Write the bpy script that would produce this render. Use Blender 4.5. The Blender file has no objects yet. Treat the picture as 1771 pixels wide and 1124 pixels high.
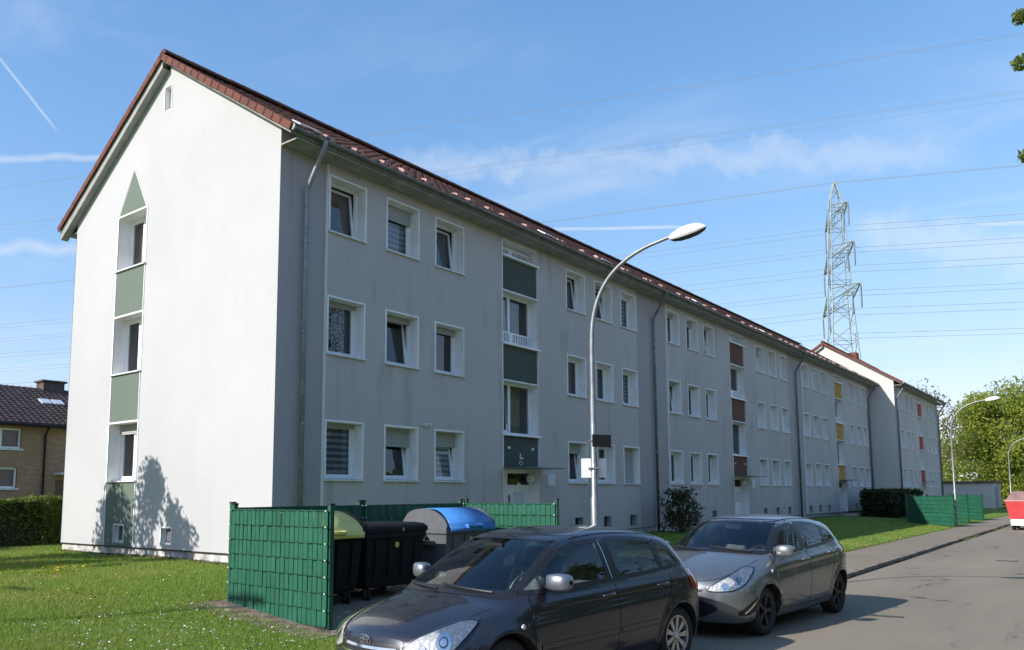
import bpy, bmesh, math, random
import numpy as np
from mathutils import Vector, Matrix
rad = math.radians
rng = np.random.default_rng(7)
random.seed(7)
scene = bpy.context.scene
COL = scene.collection

# ------------------------------------------------------------------ camera
YAW, PIT, ROL = rad(52.901), rad(6.209), rad(-0.390)
CAM = Vector((-9.949, -13.605, 1.82))
cf = Vector((math.sin(YAW)*math.cos(PIT), math.cos(YAW)*math.cos(PIT), math.sin(PIT)))
cr = Vector((math.cos(YAW), -math.sin(YAW), 0))
cu = cr.cross(cf)
cr2 = cr*math.cos(ROL) + cu*math.sin(ROL)
cu2 = cu*math.cos(ROL) - cr*math.sin(ROL)
cd = bpy.data.cameras.new('camera'); cam = bpy.data.objects.new('camera', cd); COL.objects.link(cam)
cam.matrix_world = Matrix(((cr2.x, cu2.x, -cf.x, CAM.x), (cr2.y, cu2.y, -cf.y, CAM.y), (cr2.z, cu2.z, -cf.z, CAM.z), (0, 0, 0, 1)))
cd.sensor_fit = 'HORIZONTAL'; cd.sensor_width = 36
cd.lens = 1376.3/1771*36
cd.shift_y = (705.1-562)/1771
cd.clip_start = 0.1; cd.clip_end = 6000
scene.camera = cam
def sky_dir(u, v):           # direction of a far-away sky feature
    return (cf + cr2*((u-885.5)/1376.3) - cu2*((v-705.1)/1376.3)).normalized()

# ------------------------------------------------------------------ light
SUNV = Vector((-1.55, 0.55, 1.0))          # towards the sun
sun_el = math.atan2(SUNV.z, math.hypot(SUNV.x, SUNV.y))
sun_az = math.atan2(SUNV.x, SUNV.y)
sl = bpy.data.lights.new('sun', 'SUN'); sl.energy = 3.3; sl.angle = rad(0.53); sl.color = (1.0, 0.955, 0.895)
so = bpy.data.objects.new('sun', sl); COL.objects.link(so)
so.rotation_euler = SUNV.to_track_quat('Z', 'Y').to_euler(); so.location = (-30, 10, 40)
scene.view_settings.view_transform = 'Standard'
scene.view_settings.look = 'None'
scene.view_settings.exposure = 0.92
scene.view_settings.gamma = 1.0
scene.cycles.use_denoising = True
scene.cycles.max_bounces = 8
scene.cycles.transparent_max_bounces = 16
scene.cycles.sample_clamp_indirect = 6.0

# ------------------------------------------------------------------ world
class NT:
    """small helper to write node graphs as expressions"""
    def __init__(self, tree): self.t = tree
    def n(self, typ, **kw):
        nd = self.t.nodes.new(typ)
        for k, v in kw.items():
            if k == 'inp':
                for a, b in v.items(): self.set(nd.inputs[a], b)
            else: setattr(nd, k, v)
        return nd
    def set(self, sock, v):
        if isinstance(v, bpy.types.NodeSocket): self.t.links.new(v, sock)
        elif isinstance(v, bpy.types.Node): self.t.links.new(v.outputs[0], sock)
        else:
            if isinstance(v, (tuple, list)) and len(v) == 3 and sock.type == 'RGBA': v = (*v, 1)
            sock.default_value = v
    def m(self, op, a, b=0.0, c=0.0, clamp=False):
        nd = self.t.nodes.new('ShaderNodeMath'); nd.operation = op; nd.use_clamp = clamp
        self.set(nd.inputs[0], a); self.set(nd.inputs[1], b); self.set(nd.inputs[2], c)
        return nd.outputs[0]
    def vm(self, op, a, b=(0, 0, 0), out=0):
        nd = self.t.nodes.new('ShaderNodeVectorMath'); nd.operation = op
        self.set(nd.inputs[0], a); self.set(nd.inputs[1], b)
        return nd.outputs[1] if out else nd.outputs[0]
    def mix(self, f, a, b, mode='MIX'):
        nd = self.t.nodes.new('ShaderNodeMix'); nd.data_type = 'RGBA'; nd.blend_type = mode
        self.set(nd.inputs[0], f); self.set(nd.inputs[6], a); self.set(nd.inputs[7], b)
        return nd.outputs[2]
    def noise(self, vec, scale=5, detail=4, rough=0.5, dist=0.0):
        nd = self.n('ShaderNodeTexNoise'); nd.inputs['Scale'].default_value = scale
        nd.inputs['Detail'].default_value = detail; nd.inputs['Roughness'].default_value = rough; nd.inputs['Distortion'].default_value = dist
        if vec is not None: self.set(nd.inputs['Vector'], vec)
        return nd.outputs[0]
    def ramp(self, f, a, b, lo=0.0, hi=1.0):
        nd = self.n('ShaderNodeMapRange'); nd.interpolation_type = 'SMOOTHSTEP'
        self.set(nd.inputs[0], f); self.set(nd.inputs[1], a); self.set(nd.inputs[2], b); self.set(nd.inputs[3], lo); self.set(nd.inputs[4], hi)
        return nd.outputs[0]
    def scale(self, vec, s):
        nd = self.n('ShaderNodeMapping'); self.set(nd.inputs[0], vec); nd.inputs['Scale'].default_value = s
        return nd.outputs[0]

world = bpy.data.worlds.new('World'); scene.world = world; world.use_nodes = True
wt = world.node_tree; wt.nodes.clear(); W = NT(wt)
sky = W.n('ShaderNodeTexSky'); sky.sky_type = 'NISHITA'; sky.sun_disc = False
sky.sun_elevation = sun_el; sky.sun_rotation = sun_az
sky.altitude = 50; sky.air_density = 1.0; sky.dust_density = 0.4; sky.ozone_density = 1.6
tc = W.n('ShaderNodeTexCoord'); D = tc.outputs['Generated']
sep = W.n('ShaderNodeSeparateXYZ', inp={0: D})
zc = W.m('MAXIMUM', sep.outputs[2], 0.06)
flat = W.n('ShaderNodeCombineXYZ', inp={0: W.m('DIVIDE', sep.outputs[0], zc), 1: W.m('DIVIDE', sep.outputs[1], zc), 2: 0.0})
rot = W.n('ShaderNodeMapping', inp={0: flat}); rot.inputs['Rotation'].default_value = (0, 0, rad(-20)); rot.inputs['Scale'].default_value = (0.9, 0.42, 1)
n1 = W.noise(rot, 1.5, 9, 0.62, 0.8)
n2 = W.noise(flat, 0.55, 3, 0.5)
cir = W.m('MULTIPLY', W.ramp(n1, 0.46, 0.86), W.ramp(n2, 0.40, 0.66))
cir = W.m('MULTIPLY', cir, W.ramp(sep.outputs[2], 0.0, 0.12))
mask = W.m('MULTIPLY', cir, 0.58)
def contrail(p, q, width, gain, soft=1.0):
    global mask
    a, b = sky_dir(*p), sky_dir(*q); n = a.cross(b).normalized(); t = (b-a).normalized()
    wob = W.m('MULTIPLY_ADD', W.noise(D, 26, 3, 0.6), 2*width*soft, -width*soft)
    dist = W.m('ABSOLUTE', W.m('ADD', W.vm('DOT_PRODUCT', D, tuple(n), 1), wob))
    band = W.ramp(dist, width, 0.0)
    al = W.vm('DOT_PRODUCT', D, tuple(t), 1)
    la, lb = a.dot(t), b.dot(t); e = 0.05*(lb-la)+0.004
    seg = W.m('MULTIPLY', W.ramp(al, la-e, la+e), W.ramp(al, lb+e, lb-e))
    fwd = W.ramp(W.vm('DOT_PRODUCT', D, tuple((a+b).normalized()), 1), 0.5, 0.7)
    br = W.m('MULTIPLY_ADD', W.noise(D, 40, 4, 0.6), 0.9, 0.45)
    s = W.m('MULTIPLY', W.m('MULTIPLY', band, seg), W.m('MULTIPLY', W.m('MULTIPLY', fwd, br), gain))
    mask = W.m('MAXIMUM', mask, s)
contrail((-140, -75), (93, 219), 0.0022, 0.42, 0.3)
contrail((-300, 282), (330, 268), 0.006, 0.36)
contrail((-300, 432), (260, 430), 0.011, 0.35)
contrail((880, 398), (1200, 392), 0.0028, 0.5, 0.4)
contrail((1680, 388), (2100, 372), 0.0045, 0.42, 0.5)
contrail((700, 290), (1640, 262), 0.030, 0.30)
contrail((1480, 400), (2000, 470), 0.030, 0.34)
hs = W.n('ShaderNodeHueSaturation', inp={'Color': sky.outputs[0]}); hs.inputs['Saturation'].default_value = 1.22
sv = hs.outputs[0]; cmpd = W.vm('DIVIDE', W.vm('MULTIPLY', sv, (1.30, 1.36, 1.52)), W.vm('ADD', W.vm('MULTIPLY', sv, (0.20, 0.215, 0.19)), (1, 1, 1)))
skyc = W.mix(W.m('MINIMUM', mask, 0.85), cmpd, (3.5, 3.6, 3.75))
bg = W.n('ShaderNodeBackground', inp={0: skyc, 1: 0.142})
W.n('ShaderNodeOutputWorld', inp={0: bg})

# ------------------------------------------------------------------ materials
MATS = {}
def mat(name, col=(0.5, 0.5, 0.5), rough=0.6, metal=0.0, spec=0.5, fn=None, coat=0.0, **kw):
    if name in MATS: return MATS[name]
    m = bpy.data.materials.new(name); m.use_nodes = True; MATS[name] = m
    t = m.node_tree; b = t.nodes['Principled BSDF']
    b.inputs['Base Color'].default_value = (*col, 1); b.inputs['Roughness'].default_value = rough
    b.inputs['Metallic'].default_value = metal; b.inputs['Specular IOR Level'].default_value = spec
    b.inputs['Coat Weight'].default_value = coat
    for k, v in kw.items(): b.inputs[k].default_value = v
    if fn: fn(NT(t), b)
    return m
def pos(N): return N.n('ShaderNodeNewGeometry').outputs['Position']
def objc(N): return N.n('ShaderNodeTexCoord').outputs['Object']
def bump(N, b, h, strength=0.3, dist=0.01):
    bn = N.n('ShaderNodeBump', inp={'Height': h}); bn.inputs['Strength'].default_value = strength; bn.inputs['Distance'].default_value = dist
    N.set(b.inputs['Normal'], bn.outputs[0])
def varied(col, amt=0.15, scale=3.0, bumpamt=0.0, bscale=60, bdist=0.004, col2=None):
    def fn(N, b):
        p = pos(N)
        f = N.noise(p, scale, 5, 0.6)
        c2 = col2 or tuple(c*(1-amt) for c in col); c1 = tuple(min(1, c*(1+amt)) for c in col)
        N.set(b.inputs['Base Color'], N.mix(N.ramp(f, 0.3, 0.7), c1, c2))
        if bumpamt: bump(N, b, N.noise(p, bscale, 3, 0.6), bumpamt, bdist)
    return fn
def stucco(col, dirt=(0.12, 0.12, 0.12), amount=0.35, streak=True):
    def fn(N, b):
        p = pos(N)
        big = N.noise(p, 0.35, 5, 0.6)
        st = N.m('MULTIPLY', N.noise(N.scale(p, (1.3, 1.3, 0.16)), 1.7, 5, 0.65), N.ramp(N.noise(p, 0.55, 2, 0.5), 0.3, 0.6, 0.82, 1.12))
        fine = N.noise(p, 22, 4, 0.65)
        c = N.mix(N.ramp(big, 0.25, 0.75, 0, 0.6), col, tuple(x*0.84 for x in col))
        if streak: c = N.mix(N.m('MULTIPLY', N.ramp(st, 0.52, 0.80), amount), c, dirt)
        c = N.mix(N.ramp(fine, 0.35, 0.75, 0, 0.27), c, tuple(x*0.6 for x in col))
        N.set(b.inputs['Base Color'], c)
        bump(N, b, N.noise(p, 120, 3, 0.7), 0.35, 0.004)
    return fn
M_grey = mat('render_grey', rough=0.9, spec=0.2, fn=stucco((0.55, 0.50, 0.48), (0.33, 0.30, 0.285), 0.6))
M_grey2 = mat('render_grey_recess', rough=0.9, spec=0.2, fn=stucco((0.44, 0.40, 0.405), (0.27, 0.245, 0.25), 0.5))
M_white = mat('render_white', rough=0.9, spec=0.2, fn=stucco((0.505, 0.50, 0.50), (0.42, 0.415, 0.40), 0.2))
M_gable2 = mat('render_pale', rough=0.9, spec=0.2, fn=stucco((0.62, 0.60, 0.57), (0.4, 0.4, 0.38), 0.3))
M_plinth = mat('plinth', rough=0.95, spec=0.2, fn=varied((0.52, 0.50, 0.47), 0.3, 4.0, 0.3, 50, 0.01, (0.26, 0.25, 0.23)))
M_plastic = mat('white_plastic', (0.84, 0.84, 0.84), 0.35, fn=varied((0.84, 0.84, 0.84), 0.05, 5))
M_reveal = mat('reveal_white', (0.66, 0.68, 0.67), 0.8, spec=0.2, fn=varied((0.82, 0.81, 0.80), 0.06, 3, 0.2, 90))
M_sill = mat('sill', (0.6, 0.6, 0.58), 0.5, fn=varied((0.66, 0.66, 0.65), 0.15, 8))
M_shutter = mat('shutter_grey', rough=0.6, fn=lambda N, b: (N.set(b.inputs['Base Color'], (0.40, 0.39, 0.37)), bump(N, b, N.m('SINE', N.m('MULTIPLY', N.n('ShaderNodeSeparateXYZ', inp={0: pos(N)}).outputs[2], 126)), 0.6, 0.01)))
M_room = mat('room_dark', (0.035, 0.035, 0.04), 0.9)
def curtain_fn(N, b):
    p = objc(N)
    w = N.noise(N.scale(p, (1, 1, 0.04)), 22, 2, 0.5)
    rr = N.n('ShaderNodeObjectInfo').outputs['Random']; hue = N.mix(N.ramp(rr, 0.55, 0.65), N.mix(N.ramp(rr, 0.2, 0.3), (0.30, 0.29, 0.34), (0.62, 0.61, 0.58)), (0.42, 0.30, 0.24))
    N.set(b.inputs['Base Color'], N.mix(w, hue, N.mix(0.6, hue, (0.05, 0.05, 0.06))))
    bump(N, b, w, 0.8, 0.03)
M_curtain = mat('curtain', rough=0.9, spec=0.1, fn=curtain_fn)
def blind_fn(N, b):
    z = N.n('ShaderNodeSeparateXYZ', inp={0: objc(N)}).outputs[2]
    s = N.m('FRACT', N.m('MULTIPLY', z, 7.2))
    N.set(b.inputs['Base Color'], N.mix(N.ramp(s, 0.42, 0.52), (0.55, 0.57, 0.6), (0.2, 0.21, 0.24)))
M_blind = mat('striped_blind', rough=0.8, fn=blind_fn)
def glass_mat(name, tint, rmin=0.05, refl=1.0, rough=0.01):
    m = bpy.data.materials.new(name); m.use_nodes = True; t = m.node_tree; t.nodes.clear(); N = NT(t)
    fr = N.n('ShaderNodeFresnel'); fr.inputs[0].default_value = 1.5
    tr = N.n('ShaderNodeBsdfTransparent', inp={0: (*tint, 1)})
    gl = N.n('ShaderNodeBsdfGlossy', inp={0: (refl, refl, refl, 1)}); gl.inputs['Roughness'].default_value = rough
    f = N.m('MULTIPLY_ADD', fr.outputs[0], 0.85, rmin, clamp=True)
    mx = N.n('ShaderNodeMixShader'); N.set(mx.inputs[0], f); t.links.new(tr.outputs[0], mx.inputs[1]); t.links.new(gl.outputs[0], mx.inputs[2])
    N.n('ShaderNodeOutputMaterial', inp={0: mx})
    MATS[name] = m; return m
M_pane = glass_mat('window_glass', (0.75, 0.78, 0.80), 0.05)
M_cglass = glass_mat('car_glass', (0.80, 0.86, 0.84), 0.03)
M_lens = glass_mat('lamp_lens', (0.95, 0.95, 0.95), 0.06)
M_zinc = mat('zinc', rough=0.5, metal=0.35, fn=varied((0.25, 0.265, 0.29), 0.2, 6))
M_zincd = mat('zinc_dark', rough=0.5, metal=0.6, fn=varied((0.19, 0.195, 0.205), 0.25, 6))
M_galv = mat('galvanised', rough=0.42, metal=0.55, fn=varied((0.26, 0.27, 0.275), 0.15, 9))
M_black = mat('black_plastic', (0.018, 0.018, 0.02), 0.5)
M_dark = mat('dark', (0.01, 0.01, 0.01), 0.8)
M_sage = mat('panel_sage', rough=0.85, spec=0.2, fn=stucco((0.155, 0.19, 0.155), (0.12, 0.15, 0.12), 0.3))
M_panelg = mat('panel_green', rough=0.8, spec=0.25, fn=stucco((0.088, 0.100, 0.090), (0.055, 0.062, 0.056), 0.3))
M_panelb = mat('panel_brown', rough=0.8, spec=0.25, fn=stucco((0.15, 0.07, 0.05), (0.08, 0.05, 0.04), 0.3))
M_panely = mat('panel_ochre', rough=0.8, spec=0.25, fn=stucco((0.48, 0.27, 0.06), (0.3, 0.17, 0.05), 0.3))
M_panelr = mat('panel_red', rough=0.8, spec=0.25, fn=stucco((0.42, 0.06, 0.06), (0.25, 0.05, 0.05), 0.3))
def tile_fn(base, dark):
    def fn(N, b):
        r = N.n('ShaderNodeObjectInfo').outputs['Random']
        p = pos(N)
        f = N.m('MULTIPLY_ADD', N.noise(p, 2.2, 4, 0.6), 0.9, N.m('MULTIPLY', r, 0.15))
        c = N.mix(N.ramp(f, 0.3, 0.75), base, dark)
        c = N.mix(N.ramp(N.noise(p, 9, 4, 0.7), 0.58, 0.75, 0, 0.6), c, (0.05, 0.047, 0.04))
        N.set(b.inputs['Base Color'], c); bump(N, b, N.noise(p, 40, 3, 0.6), 0.25, 0.005)
    return fn
M_tile = mat('roof_tile', rough=0.85, spec=0.2, fn=tile_fn((0.165, 0.070, 0.048), (0.085, 0.048, 0.042)))
M_verge = mat('verge_tile', rough=0.8, spec=0.25, fn=tile_fn((0.17, 0.060, 0.040), (0.12, 0.046, 0.035)))
M_vent = mat('vent_tile', rough=0.7, fn=varied((0.40, 0.235, 0.19), 0.2, 5))
M_dtile = mat('brown_tile', rough=0.85, spec=0.2, fn=tile_fn((0.13, 0.095, 0.085), (0.075, 0.058, 0.055)))
M_soffit = mat('soffit', (0.25, 0.25, 0.25), 0.8, fn=varied((0.30, 0.29, 0.275), 0.2, 3))
M_barge = mat('bargeboard', rough=0.7, fn=varied((0.30, 0.30, 0.285), 0.15, 3))

# ------------------------------------------------------------------ mesh helpers
def mesh(name, V, F, m=None, smooth=False):
    me = bpy.data.meshes.new(name)
    V = np.asarray(V, dtype=np.float32).reshape(-1, 3)
    if isinstance(F, np.ndarray):
        k = F.shape[1]
        me.vertices.add(len(V)); me.vertices.foreach_set('co', V.ravel())
        me.loops.add(F.size); me.loops.foreach_set('vertex_index', F.astype(np.int32).ravel())
        me.polygons.add(len(F)); me.polygons.foreach_set('loop_start', np.arange(0, F.size, k, dtype=np.int32))
        me.polygons.foreach_set('loop_total', np.full(len(F), k, dtype=np.int32))
        me.update(calc_edges=True)
    else:
        me.from_pydata([tuple(map(float, v)) for v in V], [], F); me.update()
    if smooth: me.polygons.foreach_set('use_smooth', np.ones(len(me.polygons), dtype=bool))
    if m: me.materials.append(m)
    return me
def link(name, data, parent=None, loc=(0, 0, 0), rz=0.0):
    o = bpy.data.objects.new(name, data); COL.objects.link(o)
    o.location = loc; o.rotation_euler = (0, 0, rz)
    if parent: o.parent = parent
    return o
def tag(o, label=None, cat=None, group=None, kind=None):
    if label: o['label'] = label
    if cat: o['category'] = cat
    if group: o['group'] = group
    if kind: o['kind'] = kind
    return o
def thing(name, label, cat, loc=(0, 0, 0), rz=0.0, group=None):
    o = link(name, None, None, loc, rz); o.empty_display_size = 0.3
    return tag(o, label, cat, group)
class MB:
    def __init__(self): self.v = []; self.f = []
    def add(self, V, F):
        n = len(self.v); self.v += [tuple(v) for v in V]; self.f += [tuple(i+n for i in f) for f in F]; return self
    def box(self, x0, x1, y0, y1, z0, z1):
        if x1 < x0: x0, x1 = x1, x0
        if y1 < y0: y0, y1 = y1, y0
        if z1 < z0: z0, z1 = z1, z0
        return self.add([(x0, y0, z0), (x1, y0, z0), (x1, y1, z0), (x0, y1, z0), (x0, y0, z1), (x1, y0, z1), (x1, y1, z1), (x0, y1, z1)],
                        [(0, 3, 2, 1), (4, 5, 6, 7), (0, 1, 5, 4), (1, 2, 6, 5), (2, 3, 7, 6), (3, 0, 4, 7)])
    def quad(self, a, b, c, d): return self.add([a, b, c, d], [(0, 1, 2, 3)])
    def prism(self, poly, a, b, axis='x'):
        """extrude polygon (2D) along an axis between a and b"""
        n = len(poly)
        def P(p, t): return {'x': (t, p[0], p[1]), 'y': (p[0], t, p[1]), 'z': (p[0], p[1], t)}[axis]
        V = [P(p, a) for p in poly]+[P(p, b) for p in poly]
        F = [tuple(range(n))[::-1], tuple(range(n, 2*n))]+[(i, (i+1) % n, n+(i+1) % n, n+i) for i in range(n)]
        return self.add(V, F)
    def tube(self, pts, r, seg=8, caps=True):
        pts = [Vector(p) for p in pts]; n = len(pts)
        rs = r if isinstance(r, (list, tuple)) else [r]*n
        V = []; up = None
        for i, p in enumerate(pts):
            t = (pts[min(i+1, n-1)]-pts[max(i-1, 0)]).normalized()
            if up is None: up = Vector((0, 0, 1)) if abs(t.z) < 0.9 else Vector((1, 0, 0))
            a = t.cross(up).normalized(); up = a.cross(t).normalized()
            for k in range(seg):
                w = 2*math.pi*k/seg; V.append(p+(a*math.cos(w)+up*math.sin(w))*rs[i])
        F = [(i*seg+k, i*seg+(k+1) % seg, (i+1)*seg+(k+1) % seg, (i+1)*seg+k) for i in range(n-1) for k in range(seg)]
        if caps: F += [tuple(range(seg))[::-1], tuple(range((n-1)*seg, n*seg))]
        return self.add(V, F)
    def lathe(self, prof, seg=24, axis='z', c=(0, 0, 0), caps=True):
        """prof: list of (radius, height)"""
        V = []
        for r, h in prof:
            for k in range(seg):
                w = 2*math.pi*k/seg; a, b = r*math.cos(w), r*math.sin(w)
                p = {'z': (a, b, h), 'y': (a, h, b), 'x': (h, a, b)}[axis]
                V.append((p[0]+c[0], p[1]+c[1], p[2]+c[2]))
        n = len(prof)
        F = [(i*seg+k, i*seg+(k+1) % seg, (i+1)*seg+(k+1) % seg, (i+1)*seg+k) for i in range(n-1) for k in range(seg)]
        if caps and prof[0][0] > 1e-4: F.append(tuple(range(seg))[::-1])
        if caps and prof[-1][0] > 1e-4: F.append(tuple(range((n-1)*seg, n*seg)))
        return self.add(V, F)
    def mesh(self, name, m, smooth=False): 
        me = mesh(name, self.v, self.f, m, smooth)
        return me
    def obj(self, name, m, parent=None, loc=(0, 0, 0), rz=0.0, smooth=False, bevel=0.0):
        o = link(name, self.mesh(name, m, smooth), parent, loc, rz)
        if bevel:
            md = o.modifiers.new('bevel', 'BEVEL'); md.width = bevel; md.segments = 2; md.limit_method = 'ANGLE'
        return o
def fix_normals(me):
    bm = bmesh.new(); bm.from_mesh(me); bmesh.ops.recalc_face_normals(bm, faces=bm.faces); bm.to_mesh(me); bm.free(); return me
def shade_auto(o, ang=35):
    me = o.data
    me.polygons.foreach_set('use_smooth', np.ones(len(me.polygons), dtype=bool))
    me.set_sharp_from_angle(angle=rad(ang))
    return o
def catmull(P, n=8, closed=False):
    P = [np.array(p, float) for p in P]; out = []; m = len(P)
    for i in range(m if closed else m-1):
        p1, p2 = P[i], P[(i+1) % m]
        p0 = P[i-1] if (closed or i > 0) else 2*p1-p2
        p3 = P[(i+2) % m] if (closed or i+2 < m) else 2*p2-p1
        for k in range(n):
            t = k/n
            out.append(0.5*((2*p1)+(-p0+p2)*t+(2*p0-5*p1+4*p2-p3)*t*t+(-p0+3*p1-3*p2+p3)*t**3))
    if not closed: out.append(P[-1])
    return np.array(out)
# ------------------------------------------------------------------ ground, road, pavement
LAWN_Y = -7.2; KERB_Y = -8.9; BAY_Y = -8.0; BAY_X = 5.4
def gz(x, y):
    """lawn level"""
    x = np.asarray(x, float); y = np.asarray(y, float)
    t = np.clip((y-LAWN_Y)/6.2, 0, 1); t = t*t*(3-2*t)
    return 0.10+0.30*t+0.015*np.sin(x*0.9+y*0.35)*t+0.01*np.sin(x*2.3-y*1.1)*t
def lawn_fn(N, b):
    p = pos(N)
    a = N.noise(p, 0.5, 5, 0.6); c = N.noise(p, 9, 5, 0.7); d = N.noise(p, 60, 3, 0.7)
    col = N.mix(N.ramp(a, 0.35, 0.7), (0.15, 0.24, 0.042), (0.185, 0.245, 0.06))
    col = N.mix(N.ramp(c, 0.42, 0.72, 0, 0.55), col, (0.055, 0.10, 0.022))
    col = N.mix(N.ramp(N.noise(p, 1.3, 4, 0.6), 0.58, 0.78, 0, 0.55), col, (0.19, 0.165, 0.075))
    N.set(b.inputs['Base Color'], col); bump(N, b, d, 0.9, 0.03)
M_lawn = mat('lawn', rough=0.95, spec=0.1, fn=lawn_fn)
def ground_grid(name, xs, ys, zf, m):
    X, Y = np.meshgrid(xs, ys, indexing='ij'); Z = zf(X, Y)
    V = np.stack([X, Y, Z], -1).reshape(-1, 3); nx, ny = len(xs), len(ys)
    i, j = np.meshgrid(np.arange(nx-1), np.arange(ny-1), indexing='ij')
    a = (i*ny+j).ravel(); F = np.stack([a, a+ny, a+ny+1, a+1], 1)
    return tag(link(name, mesh(name, V, F, m, True)), kind='structure')
# the base sheet reaches the horizon; it is lowered under the street
def base_z(X, Y):
    z = gz(X, Y)
    return np.where(Y < LAWN_Y-0.01, np.where(Y < -17.2, 0.08, -0.06), z)
xs = np.concatenate([[-1500, -400, -120], np.arange(-40, 90, 0.5), [120, 200, 400, 1500]])
ys = np.concatenate([[-1500, -400, -120, -40, -17.3, -17.1], np.arange(-16.9, LAWN_Y-0.1, 1.5), [LAWN_Y-0.02], np.arange(LAWN_Y, 20, 0.4), [24, 40, 90, 200, 400, 1500]])
ground_grid('ground', xs, ys, base_z, M_lawn)
def asphalt_fn(base, vary, crack=True):
    def fn(N, b):
        p = pos(N)
        big = N.noise(N.scale(p, (0.25, 1, 1)), 0.7, 5, 0.6); fine = N.noise(p, 90, 3, 0.8); mid = N.noise(p, 3, 5, 0.65)
        c = N.mix(N.ramp(big, 0.3, 0.72), base, vary)
        c = N.mix(N.ramp(fine, 0.35, 0.75, 0, 0.65), c, tuple(x*0.42 for x in base))
        c = N.mix(N.ramp(mid, 0.55, 0.8, 0, 0.35), c, tuple(x*0.68 for x in base))
        vc = N.n('ShaderNodeTexVoronoi'); vc.inputs['Scale'].default_value = 0.16; N.set(vc.inputs['Vector'], N.scale(p, (0.6, 1.3, 0))); c = N.mix(N.ramp(N.n('ShaderNodeSeparateColor', inp={0: vc.outputs['Color']}).outputs[0], 0.35, 0.9, 0, 0.4), c, tuple(x*0.72 for x in base))
        if crack:
            vo = N.n('ShaderNodeTexVoronoi'); vo.feature = 'DISTANCE_TO_EDGE'; vo.inputs['Scale'].default_value = 0.33
            N.set(vo.inputs['Vector'], N.vm('ADD', p, N.n('ShaderNodeCombineXYZ', inp={0: N.m('MULTIPLY', N.noise(p, 2.2, 4, 0.7), 1.1), 1: N.m('MULTIPLY', N.noise(p, 1.7, 4, 0.7), 1.1)})))
            c = N.mix(N.m('MULTIPLY', N.ramp(vo.outputs[0], 0.012, 0.002), N.ramp(big, 0.48, 0.6)), c, (0.03, 0.028, 0.026))
        N.set(b.inputs['Base Color'], c); bump(N, b, fine, 0.55, 0.006)
    return fn
M_road = mat('asphalt', rough=0.88, spec=0.3, fn=asphalt_fn((0.285, 0.243, 0.182), (0.225, 0.192, 0.145)))
M_path = mat('path_asphalt', rough=0.92, spec=0.25, fn=asphalt_fn((0.285, 0.235, 0.178), (0.22, 0.182, 0.14), False))
M_kerb = mat('kerb_stone', rough=0.9, spec=0.25, fn=varied((0.215, 0.185, 0.158), 0.25, 3, 0.4, 40, 0.01, (0.13, 0.112, 0.096)))
M_soil = mat('soil', rough=1.0, spec=0.1, fn=varied((0.20, 0.165, 0.125), 0.35, 5, 0.9, 30, 0.03, (0.11, 0.085, 0.06)))
rx = np.concatenate([np.arange(-45, 60, 1.0), [75, 100, 140, 200]])
ry = np.array([-15.2, -13, -11, -9.6, BAY_Y])
ground_grid('road', rx, ry, lambda X, Y: 0.004*np.sin(X*0.35), M_road)
# pavement with the bay notch: two sheets, one along each kerb line
pm = MB()
pm.box(BAY_X+0.12, 200, KERB_Y+0.12, LAWN_Y, -0.2, 0.085)
pm.box(-45, BAY_X+0.12, BAY_Y+0.12, LAWN_Y, -0.2, 0.085)
tag(pm.obj('pavement', M_path), kind='structure')
MB2 = MB(); MB2.box(-45, 200, -17.2, -15.32, -0.2, 0.085)
tag(MB2.obj('pavement', M_path), kind='structure')
kerb = tag(link('kerb', None), kind='structure')
km = MB().box(0, 0.992, 0, 0.12, -0.2, 0.095).mesh('kerbstone', M_kerb)
x = BAY_X
while x < 62:
    o = link('kerbstone', km, kerb, (x, KERB_Y+random.uniform(-0.006, 0.006), random.uniform(-0.012, 0.004)), random.uniform(-0.006, 0.006)); x += 1.0
MB().box(62, 200, KERB_Y, KERB_Y+0.12, -0.2, 0.094).obj('kerb_run', M_kerb, kerb)
MB().box(-45, BAY_X-0.01, BAY_Y, BAY_Y+0.12, -0.2, 0.094).obj('kerb_run', M_kerb, kerb)
MB().box(BAY_X+0.002, BAY_X+0.118, KERB_Y+0.125, BAY_Y+0.118, -0.2, 0.093).obj('kerb_run', M_kerb, kerb)
MB().box(-45, 200, -15.32, -15.2, -0.2, 0.094).obj('kerb_run', M_kerb, kerb)
# dark gutter joint and weeds along the kerb are a dark strip and leaf tufts
sm = MB()
sm.box(BAY_X, 62, KERB_Y-0.05, KERB_Y-0.002, -0.1, 0.008)
tag(sm.obj('gutter_joint', mat('joint', rough=1, fn=varied((0.035, 0.032, 0.025), 0.4, 3))), kind='structure')
# bin yard floor and trodden soil strip under the fence
by = MB(); n = 14
V = []; F = []
ysn = np.linspace(-5.95, -3.2, n)
for (xa, xb, name, m) in ((-3.1, 2.1, 'bin_yard_floor', M_path), (-3.75, -3.1, 'soil_strip', M_soil)):
    xsn = np.linspace(xa, xb, 20)
    ground_grid(name, xsn, ysn, lambda X, Y: gz(X, Y)+0.012+0.0*X, m)
for k, (xa, ya) in enumerate(((14.63, -11.18), (2.85, -10.75))):
    s_ = thing('drain_slot', ['narrow dark iron drain slot in the open road', 'narrow dark iron drain slot by the silver-grey car'][k], 'drain cover', (xa, ya, 0.006), rad(-82))
    s_.scale = (0.5, 0.7, 1)
    MB().box(-0.5, 0.5, -0.07, 0.07, -0.05, 0.006).obj('frame', mat('iron', (0.03, 0.03, 0.03), 0.6), s_)
    for q in range(9): MB().box(-0.45+q*0.1, -0.39+q*0.1, -0.05, 0.05, 0.006, 0.012).obj('bar', mat('iron2', (0.07, 0.065, 0.06), 0.5), s_)
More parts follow.
